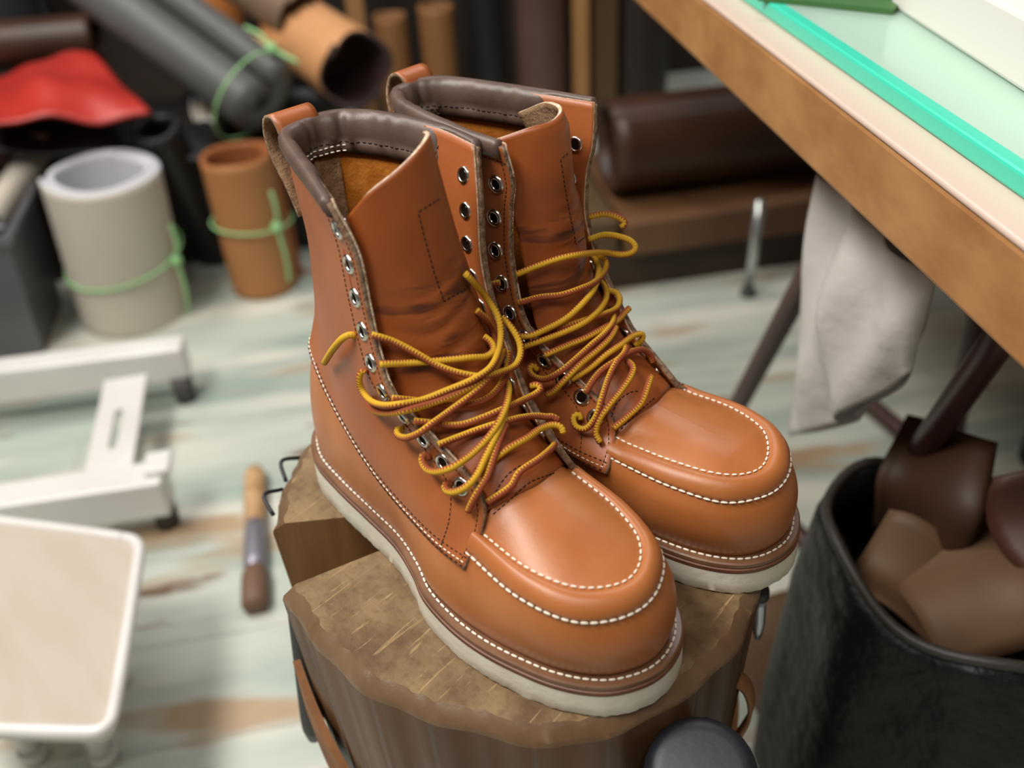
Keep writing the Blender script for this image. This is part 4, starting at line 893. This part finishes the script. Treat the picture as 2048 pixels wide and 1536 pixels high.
# ------------------------------------------------------------------ table at the right
TW = wood('honey_pine_edge', (178, 130, 80), (150, 102, 58), (.5, 5, 5), .5); TTOP = mat('pale_table_rim', (214, 190, 176), 0.35)
tn = V((.534, .845, 0)).normalized(); td = V((.845, -.534, 0)).normalized(); TA = math.atan2(td.y, td.x); RT3 = Matrix.Rotation(TA, 3, 'Z')
zb, zt = G0+.150, G0+.207; base = tn*.348; s0, s1, dep = -1.0, .75, 1.0
tb = empty('work_table', tuple(base+td*-.1+tn*.5), 'wooden work table top with thick pine edge at the upper right', 'table')
c = base+td*((s0+s1)/2)+tn*(dep/2)
bm = bmesh.new(); box(bm, (c.x, c.y, (zb+zt-.004)/2), (s1-s0, dep, zt-.004-zb), RT3); bevel(part('table_top', bm, TW, tb, smooth=False), .003)
bm = bmesh.new(); box(bm, (c.x, c.y, zt-.002), (s1-s0+.001, dep+.001, .004), RT3); bevel(part('top_veneer', bm, TTOP, tb, smooth=False), .0015)
tr = empty('table_trestle', tuple(base+tn*.3), 'red brown tubular steel trestle standing under the work table', 'trestle')
# trestle of red brown tubes
TUBE = mat('red_brown_steel', (74, 40, 36), 0.4, (58, 30, 28), 6, spec=0.5); lt = bpy.data.objects
def tleg(P, Q, r=.0125, name='leg'):
    bm = bmesh.new(); P, Q = V(P), V(Q); tube(bm, [P+(Q-P)*t for t in np.linspace(0, 1, 6)], r, 14); return part(name, bm, TUBE, tr)
FB = at_z(1425, 905, .015); FD = at_z(1660, 1165, .015)
zb -= .002; tB = at_n(1668, 452, .470); tB = FB+(tB-FB)*((zb-FB.z)/(tB.z-FB.z)); tD = at_n(1990, 690, .47); tD = FD+(tD-FD)*((zb-FD.z)/(tD.z-FD.z))
tleg(FB, tB); tleg(FD, tD)
FC = at_z(1890, 960, .015); FA = FC+(FB-FD)
zb += .002; tC = FC+V((.03, -.17, zb-.017)); tA = FA+V((.03, -.17, zb-.017))
tleg(FC, tC); tleg(FA, tA); tleg(FB+V((0, 0, .02)), FD+V((0, 0, .02)), .012, 'stretcher'); tleg(FA+V((0, 0, .02)), FC+V((0, 0, .02)), .012, 'stretcher')
tleg(tB-V((0, 0, .02)), tD-V((0, 0, .02)), .014, 'stretcher'); tleg(tA-V((0, 0, .02)), tC-V((0, 0, .02)), .014, 'stretcher')
# glass, mat, white box on the table
gm = bpy.data.materials.new('green_edged_glass'); gm.use_nodes = True; b_ = gm.node_tree.nodes['Principled BSDF']; b_.inputs['Base Color'].default_value = lin((206, 236, 220)); b_.inputs['Roughness'].default_value = .12; b_.inputs['Transmission Weight'].default_value = .0; b_.inputs['Alpha'].default_value = .55
ge = mat('teal_glass_edge', (64, 206, 176), 0.3, spec=.6)
g0 = base+tn*.028
gl = empty('glass_sheet', tuple(g0+td*0+tn*.3+V((0, 0, zt))), 'thick sheet of glass with teal edge on the table top', 'glass')
c = g0+td*((s0+s1)/2-.05)+tn*.42
bm = bmesh.new(); box(bm, (c.x, c.y, zt+.0105), (s1-s0-.1, .84, .004), RT3); part('pane', bm, gm, gl, smooth=False)
bm = bmesh.new(); e = g0+td*((s0+s1)/2-.05)+tn*.003; box(bm, (e.x, e.y, zt+.0064), (s1-s0-.1, .012, .0122), RT3); bevel(part('edge', bm, ge, gl, smooth=False), .002)
sh = empty('paper_sheet', tuple(g0+tn*.3+V((0, 0, zt+.001))), 'mint coloured sheet lying under the glass', 'sheet')
c2 = g0+td*((s0+s1)/2-.05)+tn*.43; bm = bmesh.new(); box(bm, (c2.x, c2.y, zt+.004), (s1-s0-.14, .80, .0075), RT3); part('sheet', bm, mat('mint_sheet', (190, 214, 180), .5, (170, 198, 150), 3), sh, smooth=False)
wb = empty('white_box', tuple(at_z(1900, 60, zt+.015)), 'white cardboard box lying on the glass at the upper right corner', 'box')
q0 = at_z(1780, 12, zt+.0128); q1 = at_z(2060, 196, zt+.0128); dd = (q1-q0).normalized(); pn_ = V((-dd.y, dd.x, 0)); 
if pn_.dot(tn) < 0: pn_ = -pn_
cbx = (q0+q1)/2+pn_*.13+dd*.06; bm = bmesh.new(); box(bm, (cbx.x, cbx.y, zt+.0128+.02), ((q1-q0).length+.12, .26, .04), Matrix.Rotation(math.atan2(dd.y, dd.x), 3, 'Z')); bevel(part('carton', bm, mat('white_card', (228, 224, 218), .6), wb, smooth=False), .003)
gmn = empty('cutting_mat', tuple(at_z(1640, -60, zt)), 'dark green cutting mat at the far end of the table', 'mat')
k0 = at_z(1515, 2, zt+.0128); k1 = at_z(1785, 30, zt+.0128); kd = (k1-k0).normalized(); kn = V((-kd.y, kd.x, 0)); kn = kn if kn.dot(tn) > 0 else -kn
bm = bmesh.new(); prism(bm, [k0, k1, k1+kn*.2, k0+kn*.2], zt+.0128, zt+.0168); part('sheet', bm, mat('green_mat', (62, 104, 52), .6), gmn, smooth=False)
# white plastic bag hung under the table
PB = mat('thin_white_plastic', (214, 208, 204), 0.4, (196, 190, 186), 8, (0.3, 0.7), (14, 0.6, 0.012), alpha=.86, spec=.5)
bgp = empty('plastic_bag', tuple(at_n(1690, 600, .43)), 'thin white plastic bag hanging under the table from its trestle', 'bag')
def bagsheet(off, sgn):
    topn = [(1640, 330), (1720, 400), (1800, 480), (1870, 560)]; botn = [(1578, 872), (1660, 858), (1745, 815), (1822, 742)]
    G = np.empty((26, 30, 3)); tp = esp([at_n(x, y, .43) for x, y in topn], 30); bt = esp([at_n(x, y, .43) for x, y in botn], 30)
    lf = np.array(at_n(1590, 560, .43)); n_ = np.array((.53, .85, 0))
    for i in range(26):
        v_ = i/25
        for j in range(30):
            u = j/29; e = math.sin(math.pi*u)**.6 if 0 < u < 1 else 0
            p = tp[j]*(1-v_)+bt[j]*v_
            fold = .010*math.sin(9*u+5*v_*(1-u)+.5)*v_+.007*math.sin(17*u-4*v_)+.006*math.sin(6*v_+11*u)
            G[i, j] = p+n_*(off*sgn*e*(.3+.7*math.sin(math.pi*min(1, v_*.98)))-e*fold)
    return G
for sgn, nm in ((-1, 'front_side'), (1, 'back_side')):
    o = sheet(nm, bagsheet(.03, sgn), .0008, [PB, PB, PB], bgp); o.matrix_parent_inverse = bgp.matrix_basis.inverted()
# black leather sack with brown scraps, lower right
SK = mat('black_sack_leather', (20, 20, 20), 0.5, (13, 13, 13), 8, (0.3, 0.7), (26, 0.8, 0.012), spec=.4)
sc = at_z(1945, 1100, G0-.15); sk = empty('leather_sack', (sc.x, sc.y, 0), 'open black leather sack full of brown scraps at the lower right', 'sack')
bm = bmesh.new(); R = []; ns = 64
for z, rx, ry, wob in ((.004, .155, .13, .010), (.03, .165, .14, .012), (.12, .155, .132, .010), (.26, .137, .118, .006), (.335, .125, .110, .003), (.350, .118, .104, .002), (.347, .112, .098, .002), (.29, .125, .108, .004), (.10, .16, .13, .004)):
    R.append([bm.verts.new((sc.x+.02*(1-z/.35)+(rx+wob*math.sin(5*t+z*9))*math.cos(t), sc.y+.0+(ry+wob*math.sin(7*t+2))*math.sin(t), z+(.012*math.sin(2*t+.6)+.006*math.sin(5*t))*(z/.35))) for t in np.linspace(0, 2*math.pi, ns, endpoint=False)])
for a, b in zip(R[:-1], R[1:]):
    for j in range(ns): bm.faces.new((a[j], a[(j+1) % ns], b[(j+1) % ns], b[j]))
bm.faces.new(R[0][::-1]); bm.faces.new(R[-1]); part('body', bm, SK, sk)
bm = bmesh.new(); P = [R_ for R_ in [(sc.x+.118*math.cos(t), sc.y+.104*math.sin(t), .350+.012*math.sin(2*t+.6)+.006*math.sin(5*t)) for t in np.linspace(0, 2*math.pi, 60)]]
tube(bm, P, .0045, 8); part('rim_binding', bm, mat('grey_black_edge', (52, 48, 44), .5), sk)
SCR = [mat('brown_scrap', (70, 44, 26), .6, (56, 34, 20), 10), mat('tan_scrap', (98, 72, 48), .65, (82, 58, 38), 10), mat('red_brown_scrap', (66, 36, 22), .55)]
labs = ['brown leather scrap curling up at the back of the black sack', 'light tan leather scrap in the middle of the black sack', 'red brown leather scrap at the right of the black sack', 'wide tan leather scrap lying lowest in the black sack']
for k, (ox, oy, oz, rx, rz, w, h) in enumerate(((-.055, .030, .360, 1.0, .3, .09, .11), (.02, -.01, .330, .35, .9, .12, .12), (.05, .045, .375, .9, 1.3, .12, .12), (.0, -.03, .305, .2, .2, .15, .09))):
    Rm = Matrix.Rotation(rz, 3, 'Z') @ Matrix.Rotation(rx, 3, 'X'); G = np.empty((12, 14, 3))
    for i in range(12):
        for j in range(14):
            u, v_ = j/13-.5, i/11-.5; G[i, j] = V((sc.x+ox, sc.y+oy, oz))+Rm @ V((u*w*(1-.3*abs(v_)), v_*h, .03*math.sin(4*u+k)+.02*math.cos(5*v_+k)))
    t = empty('leather_scrap', (sc.x+ox, sc.y+oy, oz), labs[k], 'leather', group='scraps in the black sack'); o = sheet('offcut', G, .003, [SCR[(k) % 3 if k < 3 else 1]]*3, t); o.matrix_parent_inverse = t.matrix_basis.inverted()
p = at_d(2030, 930, 1.02); roll('leather_roll', 'short black roll standing behind the black sack at the right edge', (p.x+.03, p.y+.05, 0), (p.x+.03, p.y+.05, .22), .05, BLK, BLK, .008)
p = at_z(1570, 1330, 0.01); G = np.empty((12, 14, 3))
for i in range(12):
    for j in range(14):
        u, v_ = j/13-.5, i/11-.5; q = p+E2*(u*.20)+E1*(v_*.12); G[i, j] = (q.x, q.y, .012+.010*math.sin(6*u)+.006*math.cos(5*v_+u*4))
t = empty('leather_scrap', (p.x, p.y, .01), 'brown leather scrap lying on the floor right of the stump', 'leather'); o = sheet('offcut', G, .003, [SCR[1]]*3, t); o.matrix_parent_inverse = t.matrix_basis.inverted()
